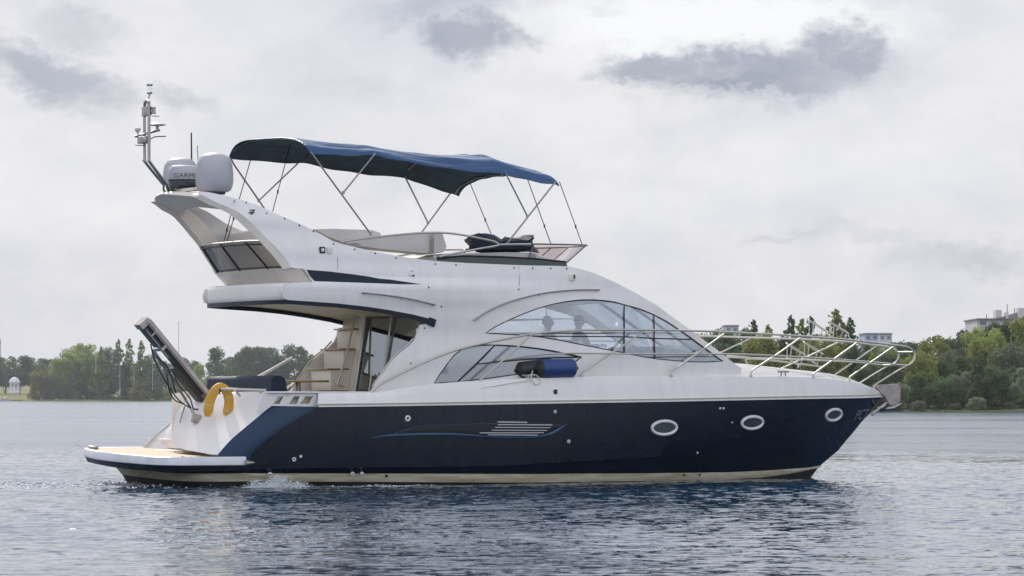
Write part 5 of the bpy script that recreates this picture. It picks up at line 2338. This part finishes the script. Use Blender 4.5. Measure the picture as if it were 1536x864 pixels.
# long wrinkles running fore-aft between hoops
for i, st_ in enumerate(stations):
    for j, p in enumerate(st_):
        t = j/24
        e = 4*t*(1-t)
        u_ = i/(len(stations)-1)
        near = 1.0+0.9*max(0, 1-j/10)
        wv = near*(0.026*math.sin(j*1.75+i*0.16)+0.015*math.sin(j*2.9-i*0.24+1.0))+0.008*math.sin(j*0.9+i*0.8)
        env = (0.35+0.65*abs(math.sin(math.pi*u_*3)))*min(1, i/5)
        p.z += wv*env*min(1, e*4+0.15)
# hanging valance edges
lowS = []
for i, st_ in enumerate(stations):
    st_.insert(0, st_[0]+Vector((0.0, -0.012, -0.055-0.012*math.sin(i*1.1))))
    st_.append(st_[-1]+Vector((0.0, 0.012, -0.055-0.012*math.sin(i*0.9))))
cn = MB()
cn.grid(stations)
bim = part(cn, 'bimini_canopy', [M['fabric'], M['underside']], smooth=70)
sm = bim.modifiers.new('s', 'SUBSURF')
sm.levels = 1
sm.render_levels = 2
so2 = bim.modifiers.new('t', 'SOLIDIFY')
so2.thickness = 0.01
so2.offset = -1
so2.material_offset = 1
so2.material_offset_rim = 0
for k in (1, 2, 3, 4):
    m = MB()
    m.tube([p-Vector((0, 0, 0.045)) for p in hoops[k][1:-1]], 0.015, 7)
    part(m, 'bimini_hoop', M['steel'])
for sgn in (-1, 1):
    # legs: starboard traced, port mirrored to its own hoop ends
    if sgn < 0:
        legs = [[at(466, 228, -HY), at(556, 351, -1.55)], [at(563, 230, -HY), at(515, 289, -1.46)], [at(833, 273, -HY), at(760, 366, -1.48)], [at(757, 257, -HY), at(791, 324, -1.42)]]
    else:
        legs = [[at(345, 235, HY), at(351, 247, HY), at(392, 306, 1.5), at(425, 356, 1.55)], [at(483, 226, 0.9), at(455, 237, HY), at(388, 301, 1.5)], [at(735, 256, 0.5), at(704, 270, 1.1), at(684, 280, HY), at(676, 289, HY+0.02), at(630, 352, 1.55)], [at(614, 247, 1.2), at(606, 259, HY), at(609, 268, HY), at(642, 334, 1.5)]]
    for l_ in legs:
        m = MB()
        m.tube(l_, 0.017, 8)
        m.lathe([(0.001, -0.035), (0.03, -0.02), (0.03, 0.02), (0.001, 0.035)], l_[-1], 8)
        part(m, 'bimini_leg', M['steel'])
for a, b in ((at(436, 214, 0.2), at(409, 317, -1.2)), (at(377, 236, 1.2), at(340, 364, 1.3)), (at(352, 300, -1.3), at(336, 362, 0.6)), (at(704, 272, 1.1), at(737, 352, 1.4)), (at(790, 265, 0.8), at(827, 368, 0.6)), (at(839, 272, -1.3), at(873, 366, -0.9))):
    m = MB()
    m.tube([a, a.lerp(b, 0.5), b], 0.009, 6)
    q_ = a.lerp(b, 0.72)
    m.box(q_, (0.03, 0.02, 0.07), bev=0.005)
    part(m, 'bimini_strap', M['rubber'])

# ---- mast and domes on the arch
ms_ = MB()
for Y, pp in ((-0.18, [(252, 279), (225, 243), (223.5, 236), (223.5, 160), (222, 154)]), (0.18, [(245.5, 277), (218, 243), (217, 236), (217, 160), (219, 154)])):
    ms_.tube(smooth_curve([at(px, py, Y) for px, py in pp], 26), 0.030, 8)
ms_.tube([at(217, 160, 0.18), at(218, 153, 0.1), at(221, 150.5, 0), at(223, 153, -0.1), at(223.5, 160, -0.18)], 0.028, 8)
mast = part(ms_, 'light_mast', M['steel'])
m = MB()
for py in (165, 205, 212):
    m.tube([at(217, py, 0.18), at(224, py, -0.18)], 0.02, 6)
m.box(at(220, 167, 0), (0.08, 0.3, 0.18), bev=0.01)
m.box(at(216, 210.5, 0.0), (0.16, 0.3, 0.12), bev=0.02)
m.tube([at(202, 205, 0.1), at(240, 195, -0.1)], 0.022, 7)
m.tube([at(203, 218, 0.0), at(217, 218, 0.0)], 0.01, 6)
m.tube([at(226, 208, -0.1), at(233, 205, -0.15), at(249, 204.5, -0.2)], 0.012, 6)
m.tube([at(228, 174, -0.1), at(239, 174.5, -0.15)], 0.01, 6)
part(m, 'mast_brackets', M['steel'], parent=mast)
m = MB()
c = at(224.5, 141, 0)
s_ = 70/FPX
m.lathe([(0.05, 0), (0.055, 0.03), (0.04, 0.035)], c, 12)
m.lathe([(0.055, 0.155), (0.06, 0.17), (0.055, 0.185), (0.001, 0.19)], c, 12)
m.tube([at(221.5, 152, 0), c], 0.016, 6)
lo_ = part(m, 'anchor_light', M['steel'])
m = MB()
m.lathe([(0.042, 0.035), (0.042, 0.155)], c, 12)
part(m, 'light_lens', M['lamp'], parent=lo_)
m = MB()
c = at(230.5, 171, -0.2)
m.lathe([(0.045, 0), (0.045, 0.03), (0.035, 0.035), (0.035, 0.10), (0.045, 0.105), (0.045, 0.13), (0.001, 0.135)], c, 12)
part(m, 'steaming_light', M['steel'])
m = MB()
c = at(236, 187, -0.1)
m.lathe([(0.001, 0.03), (0.12, 0.025), (0.175, 0.0), (0.12, -0.02), (0.03, -0.03), (0.025, -0.11), (0.001, -0.12)], c, 20)
part(m, 'gps_antenna', M['plastic'])
m = MB()
c = at(206.5, 194, 0.1)
m.lathe([(0.001, 0.04), (0.05, 0.03), (0.058, 0.0), (0.035, -0.05), (0.016, -0.07), (0.016, -0.16)], c, 14)
part(m, 'mushroom_antenna', M['cream2'])


def dome(name, cx, base_py, w_px, h_px, Y, prof, mt):
    c = at(cx, base_py, Y)
    d = (c-CPOS).length/FPX
    m = MB()
    m.lathe([(r_*w_px*d/2, z_*h_px*d) for r_, z_ in prof], c, 32)
    return part(m, name, mt, smooth=50), c, d


SAT = [(0.001, 0.0), (0.70, 0.0), (0.86, 0.04), (0.95, 0.14), (1.0, 0.26), (0.99, 0.5), (0.93, 0.72), (0.80, 0.87), (0.58, 0.955), (0.3, 0.99), (0.001, 1.0)]
dome('satellite_dome', 321.5, 288, 57, 59, -0.75, SAT, M['plastic'])
dome('satellite_dome', 270.5, 280, 52, 43.5, 1.0, SAT, M['plastic'])
RAD = [(0.001, 0.2), (0.93, 0.2), (0.97, 0.3), (1.0, 0.42), (0.99, 0.7), (0.90, 0.92), (0.72, 0.99), (0.001, 1.0)]
rd, c, d = dome('radar_scanner', 275.5, 280, 47, 31.5, 0.05, RAD, M['plastic'])
m = MB()
m.lathe([(0.94*23.5*d, 0.205*31.5*d), (0.95*23.5*d, 0.03*31.5*d), (0.7*23.5*d, -0.02*31.5*d), (0.001, -0.02*31.5*d)], c, 28)
m.lathe([(0.985*23.5*d, 0.30*31.5*d), (1.0*23.5*d, 0.32*31.5*d), (0.985*23.5*d, 0.22*31.5*d)], c, 28)
part(m, 'radar_base', M['darkplastic'], parent=rd)
# lettering wraps the scanner; its last letters go behind the front dome
vs_, fs_ = text_mesh('GARMIN', 1.0)
wmax = max(v.x for v in vs_)
hm = max(v.y for v in vs_)
Rr = 23.5*d*1.006
vv = []
view_a = math.atan2((CPOS-c).y, (CPOS-c).x)
for v in vs_:
    sx_ = (v.x-wmax/2)/wmax*(42*d)+5.5*d
    a_ = view_a+math.asin(max(-0.99, min(0.99, sx_/Rr)))
    vv.append(Vector((c.x+Rr*math.cos(a_), c.y+Rr*math.sin(a_), c.z+(12.3+6.8*v.y/hm)*d)))
m = MB()
m.add(vv, fs_)
part(m, 'scanner_lettering', M['writing_dark'], parent=rd, smooth=0)
# pedestal, brackets and cables under the domes
m = MB()
m.tube(smooth_curve([at(250, 277, -0.1), at(254, 288, 0.0), at(262, 290, 0.2)], 10), 0.028, 7)
m.tube(smooth_curve([at(262, 276, 0.2), at(258, 284, 0.0), at(266, 290, 0.0)], 10), 0.03, 7)
m.tube(smooth_curve([at(246, 276, 0.4), at(246, 286, 0.3), at(256, 291, 0.3)], 10), 0.02, 7)
m.tube([at(256, 280, -0.2), at(280, 279, -0.1)], 0.03, 7)
m.box(at(273, 284, 0.1), (0.20, 0.5, 0.10), bev=0.02)
part(m, 'scanner_pedestal', M['darkplastic'])
for q_, s_ in ((at(321, 289, -0.75), (0.30, 0.4, 0.08)), (at(268, 284, 1.0), (0.26, 0.4, 0.10))):
    m = MB()
    m.box(q_, s_, bev=0.02)
    part(m, 'dome_mount', M['darkplastic'])
m = MB()
m.box(at(290, 284, -0.2), (0.5, 0.9, 0.06), rot=Matrix.Rotation(R(-6), 3, 'Y'), bev=0.02)
part(m, 'dome_shelf', M['cream2'])
for px, t_, b_y, Y, r_ in ((287.5, 199, 262, 0.9, 0.017), (298, 218, 260, 0.6, 0.008)):
    m = MB()
    m.tube([at(px, b_y, Y), at(px-0.5 if r_ > 0.01 else px-2, t_, Y)], [r_, r_*0.8], 6)
    part(m, 'whip_antenna', M['rubber'])

# ---- passerelle folded up over the transom
ps = MB()
PY = -0.35
a = at(214, 485, PY)
b = at(305, 597, PY)
dv = (b-a).normalized()
nv = dv.cross(Vector((0, 1, 0))).normalized()
if nv.x < 0:
    nv = -nv


def pbeam(m, s0, s1, o0, w, y0, y1):
    A = a.lerp(b, s0)+nv*o0
    B = a.lerp(b, s1)+nv*o0
    v = []
    for P_ in (A, B):
        for dn, yy in ((0, y0), (w, y0), (w, y1), (0, y1)):
            v.append(Vector((P_.x, 0, P_.z))+nv*dn+Vector((0, yy, 0)))
    m.add(v, [(0, 1, 2, 3), (7, 6, 5, 4), (0, 4, 5, 1), (1, 5, 6, 2), (2, 6, 7, 3), (3, 7, 4, 0)])


pbeam(ps, 0.0, 1.0, 0.055, 0.075, PY-0.15, PY+0.15)
pp = part(ps, 'passerelle', mat('passerelle_grey', (0.50, 0.44, 0.42), 0.45, 0.2, ((0.38, 0.32, 0.28), 5, (1, 1, 1), 0.8)), smooth=0)
ps = MB()
pbeam(ps, 0.06, 0.95, -0.03, 0.07, PY-0.11, PY+0.11)
pbeam(ps, 0.55, 1.0, -0.12, 0.08, PY-0.12, PY+0.12)
part(ps, 'inner_section', M['rubber'], parent=pp, smooth=0)
ps = MB()
pbeam(ps, -0.03, 0.03, -0.11, 0.22, PY-0.14, PY+0.14)
pbeam(ps, 0.13, 0.145, -0.07, 0.12, PY-0.16, PY+0.16)
pbeam(ps, 0.30, 0.33, -0.09, 0.13, PY-0.16, PY+0.16)
pbeam(ps, 0.0, 1.0, 0.02, 0.012, PY-0.165, PY-0.14)
pbeam(ps, 0.06, 0.42, -0.085, 0.012, PY-0.165, PY-0.14)
part(ps, 'metal_straps', M['steel'], parent=pp, smooth=0)
ps = MB()
pbeam(ps, 0.02, 0.28, -0.09, 0.06, PY-0.12, PY+0.12)
part(ps, 'tip_rollers', M['darkplastic'], parent=pp, smooth=0)
ps = MB()
ps.tube([at(229, 524, PY-0.1), at(262, 573, PY-0.1)], 0.035, 8)
ps.tube([at(262, 573, PY-0.1), at(292, 622, PY-0.1)], 0.024, 8)
part(ps, 'hydraulic_ram', M['steel'], parent=pp)
ps = MB()
for pts in ([(226, 516), (232, 540), (250, 575), (268, 600), (286, 612), (299, 615)], [(250, 560), (254, 585), (262, 600), (276, 606)], [(262, 556), (266, 575), (284, 596), (290, 612), (298, 614)], [(236, 536), (252, 552), (264, 590)]):
    ps.tube(smooth_curve([at(px, py, PY-0.15) for px, py in pts], 24), 0.013, 6)
part(ps, 'hoses', M['rubber'], parent=pp)
m = MB()
m.box(at(294, 628, -0.7), (0.14, 0.14, 0.16), rot=Matrix.Rotation(R(12), 3, 'Y'), bev=0.02)
m.tube([at(287, 613, -0.6), at(294, 628, -0.7)], 0.03, 8)
part(m, 'ram_bracket', M['steel'])
m = MB()
m.tube([at(277, 610, -0.2), at(273, 622, -0.3), at(270, 634, -0.35)], 0.016, 6)
part(m, 'gate_handle', M['steel'])
m = MB()
m.tube([at(318, 583, -1.2), at(399, 585.8, -1.75)], 0.032, 10)
for px in (352, 388):
    m.tube([at(px, 585, -1.5), at(px+8, 594, -1.4)], 0.022, 7)
part(m, 'transom_handrail', M['steelw'])

# ------------------------------------------------------------------ things carried by the yacht
# horseshoe lifebuoy
cl_px = [(311.5, 625), (312.5, 614), (315, 602), (320, 590), (327, 582), (334, 582), (340, 588), (343.5, 599), (342.5, 612), (338, 623)]
Yb = -1.25
P = smooth_curve([at(px, py, Yb) for px, py in cl_px], 40)
m = MB()
rows = []
for i, p in enumerate(P):
    t = (P[min(i+1, len(P)-1)]-P[max(i-1, 0)]).normalized()
    n_ = t.cross(Vector((0, 1, 0))).normalized()
    e = min(1.0, (min(i, len(P)-1-i)+1.0)/4.0)**0.5
    rr = 0.088*e
    rows.append([p+n_*(rr*math.copysign(abs(math.cos(a))**0.7, math.cos(a)))+Vector((0, 0.062*e*math.copysign(abs(math.sin(a))**0.7, math.sin(a)), 0)) for a in [k*2*math.pi/14 for k in range(14)]])
m.grid(rows, closed_u=True)
m.add(rows[0], [tuple(range(14))])
m.add(rows[-1], [tuple(reversed(range(14)))])
buoy = empty('horseshoe_buoy', at(330, 628, Yb))
tag(buoy, 'yellow horseshoe lifebuoy hanging from the transom rail', 'lifebuoy')
m.build('foam_body', M['yellow'], buoy)
m = MB()
m.tube([at(330, 583, Yb-0.07), at(330, 592, Yb-0.05)], 0.012, 6)
m.build('strap', M['rubber'], buoy)
for i_ in (6, 14, 27, 34):
    q_ = P[min(i_, len(P)-2)]
    t_ = (P[min(i_+1, len(P)-1)]-q_).normalized()
    n_ = t_.cross(Vector((0, 1, 0))).normalized()
    m = MB()
    for dd in (0.0,):
        m.tube([q_+n_*(0.093*math.cos(a_))+Vector((0, 0.067*math.sin(a_), 0)) for a_ in [k_*math.pi/8 for k_ in range(16)]], 0.006, 5, closed=True)
    m.build('webbing_band', M['rope'], buoy)


def fender(name, a, b, r, mt, label):
    e = empty(name, (a+b)/2-Vector((0, 0, r)))
    tag(e, label, 'fender', 'fenders on the side deck')
    ax = (b-a)
    L = ax.length
    Mq = ax.to_track_quat('Z', 'Y').to_matrix()
    m = MB()
    m.lathe([(r*0.97, 0.10*L), (r, 0.16*L), (r, 0.86*L), (r*0.97, 0.90*L)], a, 24, M=Mq)
    m.build('body', mt, e)
    for s0, f in ((0.10, -1), (0.90, 1)):
        m = MB()
        m.lathe([(r*0.97, s0*L), (r*0.80, (s0+f*0.04)*L), (r*0.45, (s0+f*0.085)*L), (r*0.2, (s0+f*0.10)*L), (r*0.18, (s0+f*0.14)*L), (0.001, (s0+f*0.14)*L)], a, 20, M=Mq)
        m.build('end_cap', M['rubber'], e)
    return e


fender('fender', at(805, 553.5, -1.97), at(864, 552, -1.97), 0.182, M['fend'], 'bright blue fender with black ends lying on the starboard side deck')
fender('fender', at(774, 556, -1.80), at(832, 549, -1.80), 0.16, M['rubber'], 'dark fender half hidden behind the bright blue one')
m = MB()
m.tube(smooth_curve([at(799, 556, -2.05), at(797, 566, -2.1), at(803, 576, -2.12), at(811, 573, -2.1), at(806, 564, -2.08), at(796, 562, -2.07), at(790, 568, -2.07)], 30), 0.010, 6)
m.tube([at(707, 585, -2.09), at(770, 574, -2.1), at(797, 570, -2.09)], 0.007, 5)
o = m.build('fender_rope', M['rope'])
tag(o, 'thin pale rope looped at the side deck cleat under the blue fender', 'rope')

# bundled navy cover on the helm console
pts = [(700, 360), (706, 354), (716, 350), (728, 350.5), (742, 353), (752, 359), (757, 355), (770, 357), (784, 353), (799, 353), (797, 362), (803, 374), (806, 379), (790, 377), (770, 379), (745, 380), (722, 379), (708, 374)]
cx, cy = 752, 367
m = MB()
rows = []
rnd = random.Random(5)
base = densify(pts, 4)
for k in range(9):
    a_ = -1+2*k/8
    f = max(0.25, (1-abs(a_)**3))**0.5
    y = -0.75+0.55*a_
    row = []
    for i, (px, py) in enumerate(base):
        j = 1+0.06*math.sin(i*1.7+k*2.1)+0.04*math.sin(i*0.6-k)
        row.append(at(cx+(px-cx)*(0.75+0.25*f)*j, cy+(py-cy)*f*j, y))
    rows.append(row)
m.grid(rows, closed_u=True)
m.add(rows[0], [tuple(range(len(base)))])
m.add(rows[-1], [tuple(reversed(range(len(base))))])
o = m.build('console_cover', M['cover'], smooth=60)
tag(o, 'crumpled dark navy cover bundled over the flybridge helm console', 'cover')

# ---- people at the saloon helm


def skin_body(name, joints, edges, radii, mt, parent):
    me = bpy.data.meshes.new(name)
    me.from_pydata(joints, edges, [])
    o = bpy.data.objects.new(name, me)
    COL.objects.link(o)
    o.parent = parent
    sk = o.modifiers.new('skin', 'SKIN')
    for v, r_ in zip(me.skin_vertices[0].data, radii):
        v.radius = (r_, r_)
    me.skin_vertices[0].data[0].use_root = True
    ss = o.modifiers.new('sub', 'SUBSURF')
    ss.levels = 2
    ss.render_levels = 2
    me.materials.append(mt)
    return o


def seated_person(px, py, Y, label, cap, shirt, lean=0.0):
    hd = at(px, py, Y)
    e = empty('person', (hd.x, Y, 1.71))
    tag(e, label, 'person', None)
    h = hd.z-1.71          # head centre above the sole
    hip = h-0.68
    J = [(-0.04-lean, 0, hip), (-0.03-lean*0.6, 0, hip+0.2), (0, 0, hip+0.40), (0.0, 0, h-0.20), (0.02, 0, h-0.08),
         (0, -0.19, hip+0.42), (0.12, -0.24, hip+0.18), (0.36, -0.18, hip+0.22), (0, 0.19, hip+0.42), (0.12, 0.24, hip+0.18), (0.36, 0.18, hip+0.22),
         (-0.02, -0.10, hip-0.02), (0.40, -0.12, hip+0.02), (0.44, -0.12, 0.06), (0.56, -0.13, 0.04), (-0.02, 0.10, hip-0.02), (0.40, 0.12, hip+0.02), (0.44, 0.12, 0.06), (0.56, 0.13, 0.04)]
    E = [(0, 1), (1, 2), (2, 3), (3, 4), (2, 5), (5, 6), (6, 7), (2, 8), (8, 9), (9, 10), (0, 11), (11, 12), (12, 13), (13, 14), (0, 15), (15, 16), (16, 17), (17, 18)]
    Rr_ = [0.15, 0.14, 0.15, 0.065, 0.055, 0.065, 0.048, 0.035, 0.065, 0.048, 0.035, 0.09, 0.065, 0.045, 0.04, 0.09, 0.065, 0.045, 0.04]
    skin_body('body', J, E, Rr_, shirt, e)
    m = MB()
    # head with nose, chin and ears, facing forward (+X)
    rows = []
    for i in range(15):
        ph = math.pi*i/14
        row = []
        for k in range(20):
            th = 2*math.pi*k/20
            x = math.sin(ph)*math.cos(th)*0.098
            y = math.sin(ph)*math.sin(th)*0.078
            z = math.cos(ph)*0.125
            if z < -0.03 and x > 0:
                x *= 1.0
                y *= 0.85
            if x > 0.07 and abs(y) < 0.03 and -0.045 < z < 0.02:
                x += 0.025
            row.append(Vector((x+0.01, y, z+h)))
        rows.append(row)
    m.grid(rows, closed_u=True)
    for s in (-1, 1):
        m.lathe([(0.001, -0.01), (0.02, -0.006), (0.026, 0.004), (0.001, 0.01)], (0.0, s*0.079, h-0.01), 8, M=Matrix.Rotation(R(90), 3, 'X'))
    o = m.build('head', M['skin'])
    o.parent = e
    m = MB()
    if cap:
        rows = []
        for i in range(8):
            ph = math.pi/2*i/7*1.02
            rows.append([Vector((0.112*math.sin(ph)*math.cos(t)+0.0, 0.094*math.sin(ph)*math.sin(t), 0.125*math.cos(ph)+h+0.02)) for t in [2*math.pi*k/20 for k in range(20)]])
        m.grid(rows, closed_u=True)
        br = [Vector((0.10+0.10*math.cos(t), 0.075*math.sin(t), h+0.012-0.25*0.10*math.cos(t))) for t in [-math.pi/2+math.pi*k/10 for k in range(11)]]
        m.add(br+[p+Vector((0, 0, 0.012)) for p in br], [tuple(range(11)), tuple(reversed(range(11, 22)))]+[(i, i+1, i+12, i+11) for i in range(10)])
        o = m.build('cap', M['cap'])
    else:
        rows = []
        for i in range(9):
            ph = math.pi*0.62*i/8
            rows.append([Vector((0.108*math.sin(ph)*math.cos(t)-0.015, 0.090*math.sin(ph)*math.sin(t), 0.133*math.cos(ph)+h+0.008)) for t in [2*math.pi*k/20 for k in range(20)]])
        m.grid(rows, closed_u=True)
        o = m.build('hair', M['hair'])
    o.parent = e
    # hands: palm and fingers closed on the wheel
    for s in (-1, 1):
        base_ = Vector((0.38, s*0.18, hip+0.22))
        J2 = [tuple(base_), tuple(base_+Vector((0.07, 0, 0.01)))]
        E2 = [(0, 1)]
        R2 = [0.026, 0.030]
        for f in range(4):
            y = (-0.030+0.020*f)*s
            ln = (0.030, 0.036, 0.034, 0.026)[f]
            i0 = len(J2)
            J2 += [tuple(base_+Vector((0.10, y, 0.012))), tuple(base_+Vector((0.10+ln, y, -0.008))), tuple(base_+Vector((0.095+ln*0.6, y, -0.035)))]
            E2 += [(1, i0), (i0, i0+1), (i0+1, i0+2)]
            R2 += [0.009, 0.008, 0.007]
        i0 = len(J2)
        J2 += [tuple(base_+Vector((0.05, -s*0.04, 0.0))), tuple(base_+Vector((0.09, -s*0.045, -0.02)))]
        E2 += [(1, i0), (i0, i0+1)]
        R2 += [0.011, 0.009]
        skin_body('hand', J2, E2, R2, M['skin'], e)
    return e


seated_person(868, 483, -0.75, 'person in a dark cap seated at the helm behind the side window, facing the bow', True, M['shirt'])
seated_person(822, 484, -0.35, 'bareheaded person in a pale shirt seated behind the helmsman', False, M['shirt2'], 0.03)
m = MB()
fx = at(822, 484, -0.35).x
m.box((fx-0.05, -0.35, 2.3), (0.5, 0.6, 0.14), bev=0.05)
m.box((fx-0.05, -0.35, 1.98), (0.3, 0.35, 0.5), bev=0.03)
part(m, 'companion_seat', M['cush'])

# ------------------------------------------------------------------ splash and wake
def splash(name, cpx, cpy, Y, wx, wz, n, label, spread_y=0.4, rmax=0.03):
    m = MB()
    r = random.Random(n)
    c = at(cpx, cpy, Y)
    ico = bmesh.new()
    bmesh.ops.create_icosphere(ico, subdivisions=1, radius=1)
    ico.verts.index_update()
    iv = [v.co.copy() for v in ico.verts]
    iff = [tuple(v.index for v in f.verts) for f in ico.faces]
    for i in range(n):
        u = r.gauss(0, 0.45)
        hgt = max(0, 1-u*u)*wz
        z = r.random()**2.2*hgt*(0.7+0.5*math.sin(u*9+1))
        rad = rmax*(0.18+0.9*r.random()**4)
        p = Vector((c.x+u*wx, c.y+r.gauss(0, spread_y), z+0.05))
        sx_, sz_ = 1+r.random()*1.6, 0.6+0.5*r.random()
        m.add([p+Vector((v.x*rad*sx_, v.y*rad, v.z*rad*sz_)) for v in iv], iff)
    o = m.build(name, M['foam'])
    tag(o, label, None, None, 'stuff')
    return o


splash('splash', 415, 731, -2.35, 0.66, 0.20, 9500, 'white splash of exhaust water at the starboard quarter', 0.20, 0.0105)
splash('stern_foam', 235, 716, 0.2, 1.3, 0.12, 3800, 'thin foam churning under the swim platform', 0.8, 0.014)
splash('side_foam', 560, 728, -2.3, 1.6, 0.03, 500, 'flecks of foam drifting along the boot stripe', 0.12, 0.014)
splash('wake_foam', 60, 716, 1.0, 3.4, 0.05, 3200, 'thin white wake trailing behind the stern', 1.5, 0.018)

# ------------------------------------------------------------------ haze over the river
hz = MB()
hz.box((0, 0, 30), (10400, 10400, 64))
h = hz.build('haze', [], smooth=0)
hm_ = bpy.data.materials.new('haze_air')
hm_.use_nodes = True
nt = hm_.node_tree
nt.nodes.clear()
o_ = nt.nodes.new('ShaderNodeOutputMaterial')
pv = nt.nodes.new('ShaderNodeVolumePrincipled')
pv.inputs['Color'].default_value = (0.86, 0.90, 0.97, 1)
pv.inputs['Density'].default_value = 0.00008
pv.inputs['Anisotropy'].default_value = 0.2
nt.links.new(pv.outputs[0], o_.inputs['Volume'])
h.data.materials.clear()
h.data.materials.append(hm_)
tag(h, 'thin pale summer haze over the river', kind='stuff')
